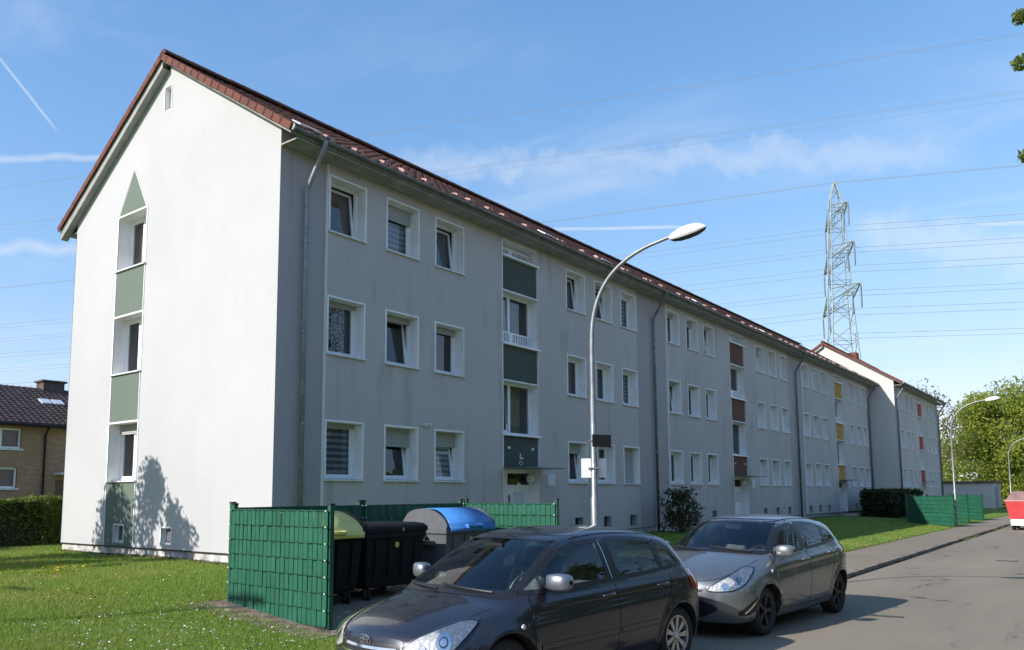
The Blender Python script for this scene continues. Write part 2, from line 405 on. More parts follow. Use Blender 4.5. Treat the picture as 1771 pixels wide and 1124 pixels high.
def tar(pts, w):
    P = catmull(pts, 8); P[:, 1] += 0.02*np.sin(P[:, 0]*3.1)+0.012*np.sin(P[:, 0]*7.7); V = [(a, b-w/2, 0.009) for a, b in P]+[(a, b+w/2, 0.009) for a, b in P]; n = len(P)
    tag(link('tar_seam', mesh('tar_seam', V, [(i, i+1, n+i+1, n+i) for i in range(n-1)], mat('tar', rough=0.6, fn=varied((0.05, 0.046, 0.042), 0.3, 4)))), kind='structure')
0 and tar([(6, -12.1), (14, -12.0), (24, -12.2), (40, -12.1), (60, -12.0)], 0.035)
# ------------------------------------------------------------------ apartment buildings
RW, RD = 0.28, 0.07          # reveal depth, frame depth
_cache = {}
def shared(key, fn):
    if key not in _cache: _cache[key] = fn()
    return _cache[key]
def ring_boxes(mb, w, h, b, y0, y1, z0=0.0):
    mb.box(-w/2, w/2, y0, y1, z0, z0+b); mb.box(-w/2, w/2, y0, y1, z0+h-b, z0+h)
    mb.box(-w/2, -w/2+b, y0, y1, z0+b, z0+h-b); mb.box(w/2-b, w/2, y0, y1, z0+b, z0+h-b)
    return mb
def m_surround(w, h, fb=0.045, depth=RW, mm=None):
    mb = MB(); d = depth
    x, f = w/2, fb
    mb.box(-x-f, x+f, -0.014, 0.0, h, h+f); mb.box(-x-f, -x, -0.014, 0.0, -f, h); mb.box(x, x+f, -0.014, 0.0, -f, h)
    mb.quad((-x, -0.014, h), (x, -0.014, h), (x, d, h), (-x, d, h)); mb.quad((-x, d, 0), (x, d, 0), (x, -0.014, 0), (-x, -0.014, 0))
    mb.quad((-x, -0.014, 0), (-x, -0.014, h), (-x, d, h), (-x, d, 0)); mb.quad((x, d, 0), (x, d, h), (x, -0.014, h), (x, -0.014, 0))
    return mb.mesh('surround', mm or M_reveal)
def m_sill(w):
    mb = MB(); x = w/2+0.05
    mb.prism([(-0.06, -0.045), (-0.06, -0.01), (RW-0.002, 0.018), (RW-0.002, -0.02), (-0.03, -0.05)], -x, x, 'x')
    me = mb.mesh('sill', M_sill); return fix_normals(me)
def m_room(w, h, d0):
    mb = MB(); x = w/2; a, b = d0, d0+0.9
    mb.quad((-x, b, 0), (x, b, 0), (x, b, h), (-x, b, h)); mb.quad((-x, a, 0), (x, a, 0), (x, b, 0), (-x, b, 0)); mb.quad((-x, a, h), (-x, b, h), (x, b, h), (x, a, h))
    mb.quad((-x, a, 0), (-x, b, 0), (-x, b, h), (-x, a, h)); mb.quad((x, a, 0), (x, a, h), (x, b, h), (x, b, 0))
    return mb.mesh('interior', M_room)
def window(parent, cx, y, z0, w, h, style, rz=0.0, rnd=random.Random(1), far=False, depth=RW):
    """window = fixed frame; children: surround, sash, pane, sill, curtain, shutter, interior"""
    loc = (cx, y, z0)
    fr = link('window', shared(('fr', w, h, depth), lambda: ring_boxes(MB(), w, h, 0.055, depth, depth+RD).mesh('window', M_plastic)), parent, loc, rz)
    link('surround', shared(('su', w, h, depth), lambda: m_surround(w, h, depth=depth)), fr)
    link('sill', shared(('si', w), lambda: m_sill(w)), fr)
    link('interior', shared(('ro', w, h, depth), lambda: m_room(w, h, depth+RD)), fr)
    sw, sh = w-0.10, h-0.10
    def sash_mesh(): return ring_boxes(MB(), sw, sh, 0.06, 0.0, 0.05).mesh('sash', M_plastic)
    def pane_mesh(): return MB().quad((-sw/2+.055, 0.025, .055), (sw/2-.055, 0.025, .055), (sw/2-.055, 0.025, sh-.055), (-sw/2+.055, 0.025, sh-.055)).mesh('pane', M_pane)
    s = link('sash', shared(('sa', w, h), sash_mesh), fr, (0, depth+0.02, 0.05))
    p = link('pane', shared(('pa', w, h), pane_mesh), fr, (0, depth+0.02, 0.05))
    if 'tilt' in style:
        for o in (s, p): o.rotation_euler = (-rad(7), 0, 0)
    if 'mull' in style:
        MB().box(-0.05, 0.05, depth+0.01, depth+0.09, 0.05, h-0.05).obj('mullion', M_plastic, fr)
    y2 = depth+0.22
    if 'curtain' in style:
        x0 = -w/2+0.06; x1 = w/2-0.06
        if 'half' in style: x0 = -0.02
        link('curtain', shared(('cu', w, h, x0, depth), lambda: MB().quad((x0, y2, 0.03), (x1, y2, 0.03), (x1, y2, h-0.05), (x0, y2, h-0.05)).mesh('curtain', M_curtain)), fr)
    if 'blind' in style:
        link('blind', shared(('bl', w, h, depth), lambda: MB().quad((-w/2+.06, depth+.12, 0.06), (w/2-.06, depth+.12, 0.06), (w/2-.06, depth+.12, h-0.06), (-w/2+.06, depth+.12, h-0.06)).mesh('blind', M_blind)), fr)
    for k in style:
        if k.startswith('sh'):
            f = int(k[2:])/100
            link('roller_shutter', shared(('sh', w, h, f, depth), lambda: MB().box(-w/2+0.03, w/2-0.03, depth-0.03, depth-0.004, h*(1-f), h-0.003).mesh('roller_shutter', M_shutter)), fr)
    return fr
def wall_with_holes(x0, x1, z0, z1, holes, y, flip=False):
    """vertical sheet in the xz plane at y with rectangular openings (xa,xb,za,zb)"""
    X = sorted({x0, x1, *[h[0] for h in holes], *[h[1] for h in holes]}); Z = sorted({z0, z1, *[h[2] for h in holes], *[h[3] for h in holes]})
    mb = MB()
    for a, b in zip(X[:-1], X[1:]):
        run = None
        for c, d in zip(Z[:-1], Z[1:]):
            mx, mz = (a+b)/2, (c+d)/2
            if any(h[0] < mx < h[1] and h[2] < mz < h[3] for h in holes): continue
            mb.quad((a, y, c), (b, y, c), (b, y, d), (a, y, d))
    return mb
BASE = 0.62; EAVE_W = 9.42
COLS = [(1.30, 2.33), (3.05, 4.10), (4.77, 5.82), (10.88, 11.93), (12.63, 13.68), (14.38, 15.45)]
ROWS = [2.18, 4.93, 7.68]; WH = 1.24
ST = (7.55, 9.25)
def tile_profile():
    # cross-section of one interlocking pan tile: flat pan and a raised roll
    u = np.array([0.0, 0.05, 0.09, 0.15, 0.20, 0.235, 0.265, 0.30]); z = np.array([0.012, 0.0, 0.0, 0.0, 0.006, 0.034, 0.036, 0.012])
    return u, z
TL = 0.345; TWD = 0.30
def tile_verts():
    u, z = tile_profile(); n = len(u)
    # lower edge (front, with thickness) raised, upper edge tucked under the next row
    V = []
    for (v, dz) in ((-0.02, 0.022), (TL+0.02, -0.006)):
        for a, b in zip(u, z): V.append((a, v, b+dz))
    for a, b in zip(u, z): V.append((a, -0.02, b+0.022-0.024))
    F = [(i, i+1, n+i+1, n+i) for i in range(n-1)]+[(2*n+i, 2*n+i+1, i+1, i) for i in range(n-1)]
    return np.array(V), np.array(F)
TILE_V, TILE_F = tile_verts()
def tile_field(nu, nv, skip=None, jit=0.004, seed=3):
    r = np.random.default_rng(seed)
    I, J = np.meshgrid(np.arange(nu), np.arange(nv), indexing='ij'); I = I.ravel(); J = J.ravel()
    if skip is not None: k = ~skip(I, J); I, J = I[k], J[k]
    off = np.stack([I*TWD, J*TL, r.uniform(-jit, jit, len(I))], 1)
    V = (TILE_V[None]+off[:, None]).reshape(-1, 3)
    F = (TILE_F[None]+(np.arange(len(I))*len(TILE_V))[:, None, None]).reshape(-1, 4)
    return V, F
def slope_matrix(origin, along, up):
    a = Vector(along).normalized(); u = Vector(up).normalized(); n = a.cross(u)
    return Matrix(((a.x, u.x, n.x, origin[0]), (a.y, u.y, n.y, origin[1]), (a.z, u.z, n.z, origin[2]), (0, 0, 0, 1)))
def downpipe(parent, x, y, ztop, zbot, eave_y, eave_z, m=None, arm=True):
    pts = [(x, eave_y-0.04, eave_z-0.04), (x, eave_y-0.03, eave_z-0.16), (x, y-0.03, ztop+0.18), (x, y, ztop), (x, y, zbot)]
    P = catmull(pts[:4], 4); P = [tuple(p) for p in P]+[pts[4]]
    o = MB().tube(P, 0.052, 10).obj('downpipe', m or M_zinc, parent, smooth=True)
    for z in np.arange(zbot+0.9, ztop, 1.95): MB().lathe([(0.06, z), (0.064, z+0.01), (0.064, z+0.05), (0.06, z+0.06)], 10, 'z', (x, y, 0)).obj('pipe_clip', m or M_zincd, o)
    return o
def building(x0, y0, units, panels, label, styles, depth=9.2, gable_left=True, detail=True, gable_mat=None, first_pipe_arm=True):
    B = thing('apartment_building', label, 'building', (x0, y0, 0))
    L = 16.7*units+0.0; RY, RZ = depth/2, 12.84
    ev_y = -0.58; slope = (RZ-0.06-9.45)/(RY-ev_y)
    gm = gable_mat or M_white
    # --- gables (with openings on the left one), recess strips, back
    wz = lambda y: 9.45+slope*(min(y, depth-y)-ev_y)-0.17
    holes = []
    GY0, GY1 = 5.40, 6.80
    grow = [(2.23, 3.66), (4.94, 6.40), (7.66, 9.08)] if gable_left else []
    cel = [(5.87, 6.33, 0.72, 1.13), (3.70, 4.13, 0.72, 1.10)] if gable_left else []
    gh = [(GY0, GY1, a, b) for a, b in grow]+cel+([(4.46, 4.75, 11.45, 12.02)] if gable_left else [])
    gmb = MB()
    Y = sorted({0, depth, RY, *[h[0] for h in gh], *[h[1] for h in gh]})
    def clip(poly, a, b):        # keep what lies under the roof line between a and b
        f = lambda p: (wz(a)+(wz(b)-wz(a))*(p[0]-a)/(b-a))-p[1]
        out = []
        for p, q in zip(poly, poly[1:]+poly[:1]):
            fp, fq = f(p), f(q)
            if fp >= 0: out.append(p)
            if (fp >= 0) != (fq >= 0): t = fp/(fp-fq); out.append((p[0]+(q[0]-p[0])*t, p[1]+(q[1]-p[1])*t))
        return out
    Z = sorted({BASE, 14.0, *[h[2] for h in gh], *[h[3] for h in gh]})
    for a, b in zip(Y[:-1], Y[1:]):
        for c, d in zip(Z[:-1], Z[1:]):
            if any(h[0] < (a+b)/2 < h[1] and h[2] < (c+d)/2 < h[3] for h in gh): continue
            pg = clip([(b, c), (a, c), (a, d), (b, d)], a, b)
            if len(pg) >= 3: gmb.add([(0, p[0], p[1]) for p in pg], [tuple(range(len(pg)))])
    gmb.obj('gable_wall', gm, B)
    MB().prism([(0, BASE), (depth, BASE), (depth, wz(depth)), (RY, wz(RY)), (0, wz(0))], L-0.02, L, 'x').obj('gable_wall', gm, B)
    MB().box(0, L, depth-0.02, depth-0.003, BASE, 9.42).obj('rear_wall', M_grey, B)
    MB().box(0.035, L-0.035, 0.035, depth-0.035, -0.3, BASE+0.02).obj('plinth', M_plinth, B)
    # drip edge under the insulation
    MB().box(-0.012, 0.03, -0.012, depth, BASE-0.025, BASE-0.002).obj('drip_edge', M_dark, B)
    if gable_left:
        for k, (a, b) in enumerate(grow):
            st = [['curtain'], ['curtain', 'half'], ['sh18', 'curtain', 'half']][2-k]
            w = window(B, 0, (GY0+GY1)/2, a, GY1-GY0, b-a, st+['mull'], -math.pi/2, depth=0.30); w.location.x = 0
        pw = MB()
        for (a, b) in ((BASE, 2.23), (3.66, 4.94), (6.40, 7.66)):
            z1, z0 = b-0.05, a+(0.05 if a > 1 else 0.0)
            hs = [h for h in cel[:1]] if a < 1 else []
            pn = wall_with_holes(-GY1+0.01, -GY0-0.01, z0, z1, [(-h[1]-.03, -h[0]+.03, h[2]-.03, h[3]+.03) for h in hs], -0.008)
            pn.obj('gable_panel', M_sage, B, (0, 0, 0), -math.pi/2)
        MB().add([(0, -0.008, 0), (1.36, -0.008, 0), (0.68, -0.008, 1.12)], [(0, 1, 2)]).obj('gable_panel', M_sage, B, (0, GY1-0.02, 9.13), -math.pi/2)
        for s in ((0, 0, 0.68, 1.14), (1.36, 0, 0.68, 1.14)):
            MB().tube([(s[0], -0.01, s[1]), (s[2], -0.01, s[3])], 0.016, 4).obj('trim', M_reveal, B, (0, GY1-0.02, 9.12), -math.pi/2)
        for yy in (GY0-0.012, GY1+0.012):
            for (a, b) in ((BASE+0.02, 2.18), (3.71, 4.88), (6.45, 7.6)): MB().box(-0.018, 0, yy-0.012, yy+0.012, a, b).obj('trim', M_reveal, B)
        for h in cel+[(4.46, 4.75, 11.45, 12.02)]:
            w_, h_ = h[1]-h[0], h[3]-h[2]
            v = link('cellar_window' if h[2] < 5 else 'attic_vent', shared(('cv', w_, h_), lambda: ring_boxes(MB(), w_, h_, 0.03, 0.10, 0.13).mesh('vent', M_sill)), B, (0, (h[0]+h[1])/2, h[2]), -math.pi/2)
            link('surround', shared(('csu', w_, h_), lambda: m_surround(w_, h_, 0.03, 0.14)), v)
            lv = MB()
            for z in np.arange(0.03, h_-0.03, 0.045): lv.quad((-w_/2+.03, 0.105, z), (w_/2-.03, 0.105, z), (w_/2-.03, 0.135, z+0.04), (-w_/2+.03, 0.135, z+0.04))
            link('louvre', shared(('lv', w_, h_), lambda: lv.mesh('louvre', M_zincd if h[2] < 5 else M_sill)), v)
    # --- facade, unit by unit
    rnd = random.Random(11)
    for u in range(units):
        ux = 16.7*u; pm = panels[u]
        xa, xb = ux+1.24, ux+15.5; fy = -0.06
        hl = []
        for ci, (a, b) in enumerate(COLS):
            for z in ROWS: hl.append((ux+a, ux+b, z, z+WH))
        hl.append((ux+ST[0], ux+ST[1], BASE, 9.08))
        cells = [(ux+c-0.22, ux+c+0.22, 0.72, 1.08) for c in (11.40, 13.15, 14.92)] if detail else []
        if detail and u > 0: cells += [(ux+c-0.22, ux+c+0.22, 0.72, 1.08) for c in (1.8, 3.55, 5.3)]
        fw = wall_with_holes(xa, xb, BASE, 9.62, hl+cells, fy)
        fw.quad((xa, 0.0, BASE), (xa, fy, BASE), (xa, fy, 9.6), (xa, 0.0, 9.6)); fw.quad((xb, fy, BASE), (xb, 0, BASE), (xb, 0, 9.6), (xb, fy, 9.6))
        fw.quad((xa, 0, BASE), (xb, 0, BASE), (xb, fy, BASE), (xa, fy, BASE))
        fw.obj('facade', M_grey, B)
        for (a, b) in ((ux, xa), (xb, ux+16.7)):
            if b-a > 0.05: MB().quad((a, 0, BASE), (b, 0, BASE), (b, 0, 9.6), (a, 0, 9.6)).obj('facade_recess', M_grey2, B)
        MB().box(xa-0.018, xa-0.001, fy-0.004, 0.0, BASE+0.01, 9.55).obj('corner_bead', M_reveal, B)
        for ci, (a, b) in enumerate(COLS):
            for ri, z in enumerate(ROWS):
                st = styles(u, ci, ri, rnd)
                window(B, ux+(a+b)/2, fy, z, b-a, WH, st)
        for c in cells:
            cw = link('cellar_window', shared(('cell',), lambda: ring_boxes(MB(), 0.44, 0.36, 0.025, 0.16, 0.19).mesh('cellar_window', M_zincd)), B, ((c[0]+c[1])/2, fy, c[2]))
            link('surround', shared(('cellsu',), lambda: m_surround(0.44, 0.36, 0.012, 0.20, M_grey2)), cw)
            link('interior', shared(('cellro',), lambda: MB().box(-0.22, 0.22, 0.2, 0.3, 0, 0.36).mesh('interior', M_room)), cw)
        # --- stairwell strip
        cx = ux+(ST[0]+ST[1])/2; sw = ST[1]-ST[0]
        S = MB().box(ux+ST[0]-0.03, ux+ST[0], fy-0.016, fy-0.001, 2.5, 9.1).box(ux+ST[1], ux+ST[1]+0.03, fy-0.016, fy-0.001, 2.5, 9.1).box(ux+ST[0]-0.03, ux+ST[1]+0.03, fy-0.016, fy-0.001, 9.08, 9.115)
        S = S.obj('stair_strip', M_reveal, B)
        jm = MB()
        jm.quad((ux+ST[1], fy-0.016, BASE), (ux+ST[1], 0.5, BASE), (ux+ST[1], 0.5, 9.08), (ux+ST[1], fy-0.016, 9.08)); jm.quad((ux+ST[0], 0.5, BASE), (ux+ST[0], fy-0.016, BASE), (ux+ST[0], fy-0.016, 9.08), (ux+ST[0], 0.5, 9.08))
        jm.quad((ux+ST[0], fy-0.016, 9.08), (ux+ST[1], fy-0.016, 9.08), (ux+ST[1], 0.5, 9.08), (ux+ST[0], 0.5, 9.08))
        jm.obj('reveal', M_reveal, S)
        for (a, b) in ((7.63, 8.60), (5.04, 6.05), (2.53, 3.46)):
            MB().box(ux+ST[0]+0.004, ux+ST[1]-0.004, fy+0.03, fy+0.34, a, b).obj('stair_panel', pm, S)
        for z in (8.60, 6.05, 3.46): MB().prism([(fy-0.085, z), (fy-0.085, z+0.045), (fy+0.32, z+0.075), (fy+0.32, z)], ux+ST[0]-0.05, ux+ST[1]+0.05, 'x').obj('ledge', M_plastic, S)
        for z in (7.60, 5.01, 2.49): MB().box(ux+ST[0]-0.01, ux+ST[1]+0.01, fy-0.02, fy+0.3, z, z+0.04).obj('trim', M_reveal, S)
        for (a, b) in ((8.66, 9.075), (6.12, 7.60), (3.53, 5.01)):
            h = b-a; d = 0.30
            fr = MB(); ring_boxes(fr, sw-0.01, h, 0.06, d, d+0.08); fr.box(-0.22, -0.13, d, d+0.08, 0.06, h-0.06)
            wn = fr.obj('window', M_plastic, B, (cx, fy, a))
            MB().quad((-sw/2+.06, d+.04, .06), (sw/2-.06, d+.04, .06), (sw/2-.06, d+.04, h-.06), (-sw/2+.06, d+.04, h-.06)).obj('pane', M_pane, wn)
            link('interior', shared(('ro', sw, h, d), lambda: m_room(sw-0.02, h, d+0.08)), wn)
            if h > 1:
                link('curtain', shared(('scu', h), lambda: MB().quad((-0.08, d+.3, .05), (sw/2-.1, d+.3, .05), (sw/2-.1, d+.3, h-.05), (-0.08, d+.3, h-.05)).mesh('curtain', M_curtain)), wn)
                # a tilted casement leaf
                o = MB(); ring_boxes(o, 0.55, h-0.14, 0.05, 0, 0.05); o = o.obj('sash', M_plastic, wn, (-sw/2+0.34, d+0.02, 0.07)); o.rotation_euler = (-rad(5), 0, 0)
            if a > 6 :
                g = MB(); zt = 0.36 if h > 1 else 0.30; yb = d-0.06
                g.box(-sw/2+.02, sw/2-.02, yb-.012, yb+.012, zt-.02, zt+.02); g.box(-sw/2+.02, sw/2-.02, yb-.012, yb+.012, 0.06, 0.09)
                for xx in np.arange(-sw/2+0.07, sw/2-0.04, 0.085):
                    if abs(xx+0.17) > 0.05: g.box(xx-.014, xx+.014, yb-.011, yb+.011, 0.09, zt-.02)
                g.box(-0.23, -0.12, yb-.013, yb+.013, 0.09, zt-.02)
                g.obj('railing', M_plastic, wn)
        # door
        dz = 0.55; dd = 0.30
        dr = MB(); ring_boxes(dr, sw-0.01, 2.49-dz, 0.07, dd, dd+0.07); dr.box(-0.36, -0.28, dd, dd+0.07, .07, 2.42-dz)
        dr.box(-0.28, sw/2-0.07, dd+0.01, dd+0.06, .07, 1.48); dr.box(-sw/2+.07, -0.36, dd+.01, dd+.06, .07, 2.42-dz); dr.box(-0.28, sw/2-.07, dd, dd+.07, 1.48, 1.54)
        DR = dr.obj('door', M_plastic, B, (cx, fy, dz))
        MB().quad((-0.27, dd+.03, 1.54), (sw/2-.08, dd+.03, 1.54), (sw/2-.08, dd+.03, 1.86), (-0.27, dd+.03, 1.86)).obj('pane', M_pane, DR)
        MB().box(-0.27, sw/2-.08, dd+.1, dd+.12, 1.54, 1.86).obj('interior', M_room, DR)
        MB().box(-0.24, -0.20, dd-0.05, dd+0.0, 0.75, 1.25).obj('handle', M_galv, DR)
        MB().box(0.02, 0.52, dd-.004, dd+.01, 0.85, 1.32).obj('notice', mat('notice', (0.62, 0.64, 0.66), 0.6), DR)
        bp = MB().box(-0.66, -0.55, dd-0.03, dd+0.01, 0.45, 1.05).obj('bell_panel', M_zincd, B, (cx, fy, dz))
        for k in range(6): MB().box(-0.63, -0.58, dd-0.034, dd-0.03, 0.5+k*0.09, 0.55+k*0.09).obj('button', M_plastic, bp)
        st = MB().box(cx-1.0, cx+1.0, -1.15, fy+0.35, -0.1, 0.50).obj('door_step', M_plinth, S)
        # canopy
        cp = MB().box(ux+ST[0]-0.05, ux+ST[1]+0.15, -0.92, fy-0.025, 2.535, 2.56).obj('canopy', mat('canopy', rough=0.4, fn=varied((0.12, 0.13, 0.13), 0.2, 3)), B)
        if detail:
            gl = MB().lathe([(0.0, -0.13), (0.06, -0.12), (0.11, -0.07), (0.13, 0.0), (0.11, 0.06), (0.06, 0.09)], 14, 'y', (ux+ST[1]-0.22, fy+0.16, 2.27)).obj('globe_lamp', M_plastic, S, smooth=True)
            MB().box(ux+9.68, ux+10.06, fy-0.03, fy, 2.05, 2.42).obj('notice_case', mat('notice', (0.62, 0.64, 0.66), 0.6), S)
            for xx in (0.28, 1.42): MB().lathe([(0, -0.05), (0.035, -0.045), (0.05, 0), (0.05, 0.03)], 10, 'y', (ux+ST[0]+xx, fy+0.03, 3.12)).obj('spot_lamp', M_sill, S)
    if detail:
        # pale house letter and wreath on the panel over the first door
        zz = 2.82; xx = ST[0]+0.80; yy = fy+0.028
        MB().box(xx, xx+0.045, yy-0.012, yy, zz, zz+0.17).box(xx+0.045, xx+0.15, yy-0.012, yy, zz, zz+0.045).obj('letter_L', M_sill, B)
        MB().tube([(xx+0.04+0.08*math.cos(t), yy-0.012, zz-0.12+0.05*math.sin(t)) for t in np.linspace(0.2, 6.4, 14)], 0.011, 5).obj('ornament', M_sill, B)
        for k in (0, 1):
            cm = MB().box(4.28+k*.14, 4.34+k*.14, fy-0.10, fy, 3.52+k*.02, 3.57+k*.02).lathe([(0, -0.14), (0.04, -0.13), (0.045, -0.08), (0.03, -0.06)], 10, 'y', (4.31+k*.14, fy, 3.53+k*.02)).obj('wall_lamp', M_sill, B)
    # --- roof
    deck = MB(); oh = 0.20
    for s in (0, 1):
        Yf = (lambda y: y) if s == 0 else (lambda y: depth-y)
        e, r = Yf(ev_y), Yf(RY)
        deck.add([(-oh, e, 9.36), (L+oh, e, 9.36), (L+oh, r, RZ-0.10), (-oh, r, RZ-0.10), (-oh, e, 9.24), (L+oh, e, 9.24), (L+oh, r, RZ-0.24), (-oh, r, RZ-0.24)],
                 [(0, 1, 2, 3), (7, 6, 5, 4), (0, 4, 5, 1), (1, 5, 6, 2), (3, 7, 4, 0)])
    RF = deck.obj('roof', M_soffit, B); fix_normals(RF.data)
    for (ya, yb) in ((ev_y+0.03, -0.004), (depth+0.004, depth-ev_y-0.03)): MB().box(0.0, L, ya, yb, 9.20, 9.235).obj('soffit', M_soffit, RF)
    ang = math.atan(slope); nu = int((L+2*oh)/TWD); nv = int(math.ceil((RY-ev_y)/math.cos(ang)/TL))
    o0 = (-oh+0.02, ev_y-0.05, 9.372)
    Mf = slope_matrix(o0, (1, 0, 0), (0, math.cos(ang), math.sin(ang)))
    own = set()
    if detail:
        I, J = np.meshgrid(np.arange(nu), np.arange(nv), indexing='ij'); I = I.ravel(); J = J.ravel()
        Pw = np.array([o0[0], o0[1], o0[2]])+np.outer(I*TWD, [1, 0, 0])+np.outer(J*TL, [0, math.cos(ang), math.sin(ang)])
        order = np.argsort(np.linalg.norm(Pw+np.array([x0, y0, 0])-np.array(CAM), axis=1))[:300]
        own = {(int(I[k]), int(J[k])) for k in order}
        tm = mesh('roof_tile', TILE_V, TILE_F, M_tile)
        for (i, j) in sorted(own):
            o = link('roof_tile', tm, RF); o.matrix_local = Mf @ Matrix.Translation((i*TWD, j*TL, random.uniform(-.004, .004)))
    msk = np.zeros((nu, nv), bool)
    for (i, j) in own: msk[i, j] = True
    V, F = tile_field(nu, nv, lambda I, J: msk[I, J])
    o = link('roof_tiles', mesh('roof_tiles', V, F, M_tile), RF); o.matrix_local = Mf; o['kind'] = 'stuff'
    V, F = tile_field(nu, nv)
    o = link('roof_tiles', mesh('roof_tiles', V, F, M_tile), RF); o['kind'] = 'stuff'
    o.matrix_local = slope_matrix((L+oh-0.02, depth-ev_y+0.05, 9.372), (-1, 0, 0), (0, -math.cos(ang), math.sin(ang)))
    # ridge tiles
    rt = MB(); seg = 7
    prof = [(0.13*math.cos(t), 0.10*math.sin(t)) for t in np.linspace(-0.25, math.pi+0.25, seg)]
    V = [(0, a, b) for a, b in prof]+[(0.40, a*0.93, b*0.93) for a, b in prof]
    rm = mesh('ridge_tile', V, [(i, i+1, seg+i+1, seg+i) for i in range(seg-1)]+[tuple(range(seg))], M_tile)
    xx = -oh
    while xx < L+oh-0.2: link('ridge_tile', rm, RF, (xx, RY, RZ-0.02+random.uniform(-.006, .006))); xx += 0.37
    # verge tiles: angled pieces lapping down over the gable edge
    vt = MB(); vt.box(-0.03, 0.22, -0.02, 0.40, 0.035, 0.062).box(-0.055, -0.03, -0.02, 0.40, -0.09, 0.062)
    vm_ = vt.mesh('verge_tile', M_verge)
    for side in (0, 1):
        up = (0, math.cos(ang), math.sin(ang)) if side == 0 else (0, -math.cos(ang), math.sin(ang))
        ey = ev_y-0.04 if side == 0 else depth-ev_y+0.04
        for end in ((0, 1) if detail else (0,)):
            for j in range(nv):
                p = Vector((-oh if end == 0 else L+oh, ey, 9.375))+Vector(up)*(j*TL)
                o = link('verge_tile', vm_, RF)
                Mx = slope_matrix(p, (1, 0, 0), up)
                if side == 1:      # keep the piece upright on the far slope
                    Mx = slope_matrix(p, (1, 0, 0), up); Mx.col[2] = -Mx.col[2]; Mx.col[2].w = 0
                if end == 1: Mx.col[0] = -Mx.col[0]; Mx.col[0].w = 0
                o.matrix_local = Mx @ Matrix.Translation((0, 0, 0.004*(j % 2)))
    # barge board on the far slope
    for side in (1,):
        Yf = (lambda y: y) if side == 0 else (lambda y: depth-y)
        e, r = Yf(ev_y+0.03), Yf(RY)
        MB().add([(-oh+0.01, e, 9.30), (-oh+0.01, r, RZ-0.165), (-oh+0.01, r, RZ-0.40), (-oh+0.01, e, 9.06), (0.0, e, 9.30), (0.0, r, RZ-0.165), (0, r, RZ-0.40), (0, e, 9.06)],
                 [(0, 1, 2, 3), (7, 6, 5, 4), (3, 2, 6, 7), (0, 3, 7, 4), (1, 0, 4, 5)]).obj('bargeboard', M_barge, RF)
    # gutter: half-round trough
    gs = [(0.062*math.cos(t), 0.062*math.sin(t)) for t in np.linspace(math.pi*0.98, 2.02*math.pi, 9)]
    gy, gz_ = ev_y-0.085, 9.345
    V = [(-oh, gy+a, gz_+b) for a, b in gs]+[(L+oh, gy+a, gz_+b) for a, b in gs]
    G = mesh('gutter', V, [(i, i+1, 9+i+1, 9+i) for i in range(8)]+[tuple(range(9)), tuple(range(9, 18))], M_zincd, False)
    GT = link('gutter', G, B)
    MB().lathe([(0, -0.012), (0.07, -0.01), (0.07, 0.0)], 14, 'x', (-oh-0.002, gy, gz_+0.0)).obj('gutter_end', M_galv, GT)
    # vent tiles and metal plates near the eaves (raised caps that catch the low sun)
    if detail:
        vx = [0.99, 1.85, 2.70, 3.36, 3.60, 4.45, 5.32, 6.18, 7.0, 7.7, 8.4]+[9.9+0.87*k+random.uniform(-.15, .15) for k in range(45)]
        cap = MB().add([(0, 0, 0.02), (0.26, 0, 0.02), (0.26, 0.22, 0.02), (0, 0.22, 0.02), (0.03, 0.03, 0.085), (0.23, 0.03, 0.085), (0.22, 0.2, 0.06), (0.04, 0.2, 0.06)],
                       [(0, 1, 5, 4), (1, 2, 6, 5), (2, 3, 7, 6), (3, 0, 4, 7), (4, 5, 6, 7)]).mesh('vent_tile', M_vent)
        for v in vx:
            o = link('vent_tile', cap, RF); o.matrix_local = Mf @ Matrix.Translation((v+oh-0.1, 0.36+random.choice((0, 0, 0.345)), 0.02))
        plate = MB().box(0, 0.62, 0, 0.34, 0.05, 0.075).mesh('metal_flashing', mat('flashing', rough=0.35, metal=0.3, fn=varied((0.7, 0.69, 0.67), 0.1, 4)))
        for v in (0.18, 9.25, 12.6, 20.1, 28.0, 36.5, 44.0):
            o = link('metal_flashing', plate, RF); o.matrix_local = Mf @ Matrix.Translation((v+oh, 0.36, 0.02))
    return B
def styles_main(u, ci, ri, rnd):
    T = {(0, 0, 2): ['curtain', 'tilt'], (0, 1, 2): ['sh30', 'blind'], (0, 2, 2): ['curtain', 'tilt'], (0, 0, 1): ['sh8', 'curtain', 'half'], (0, 1, 1): ['sh12', 'tilt'], (0, 2, 1): ['sh14'],
         (0, 0, 0): ['blind', 'sh8'], (0, 1, 0): ['sh36', 'tilt'], (0, 2, 0): ['sh30', 'blind', 'tilt'], (0, 3, 0): ['sh26', 'tilt'], (0, 3, 2): ['curtain', 'tilt'], (0, 5, 0): ['sh97']}
    if (u, ci, ri) in T: return T[(u, ci, ri)]
    s = []
    r = rnd.random()
    if r < 0.35: s.append('curtain')
    elif r < 0.5: s += ['curtain', 'half']
    elif r < 0.6: s.append('blind')
    if rnd.random() < 0.3: s.append('tilt')
    if rnd.random() < 0.4: s.append('sh%d' % rnd.choice((8, 12, 20, 34)))
    return s
BLD = building(0, 0, 3, [M_panelg, M_panelb, M_panely], 'long grey three-storey apartment block with white end gable and red tiled roof', styles_main)
for k, xx in enumerate((0.62, 16.78, 33.48)): downpipe(BLD, xx, -0.10, 8.22, 0.45, -0.62, 9.36, M_zinc if k == 0 else M_zincd, True)
downpipe(BLD, 49.3, -0.10, 8.22, 0.45, -0.62, 9.36, M_zincd, False)
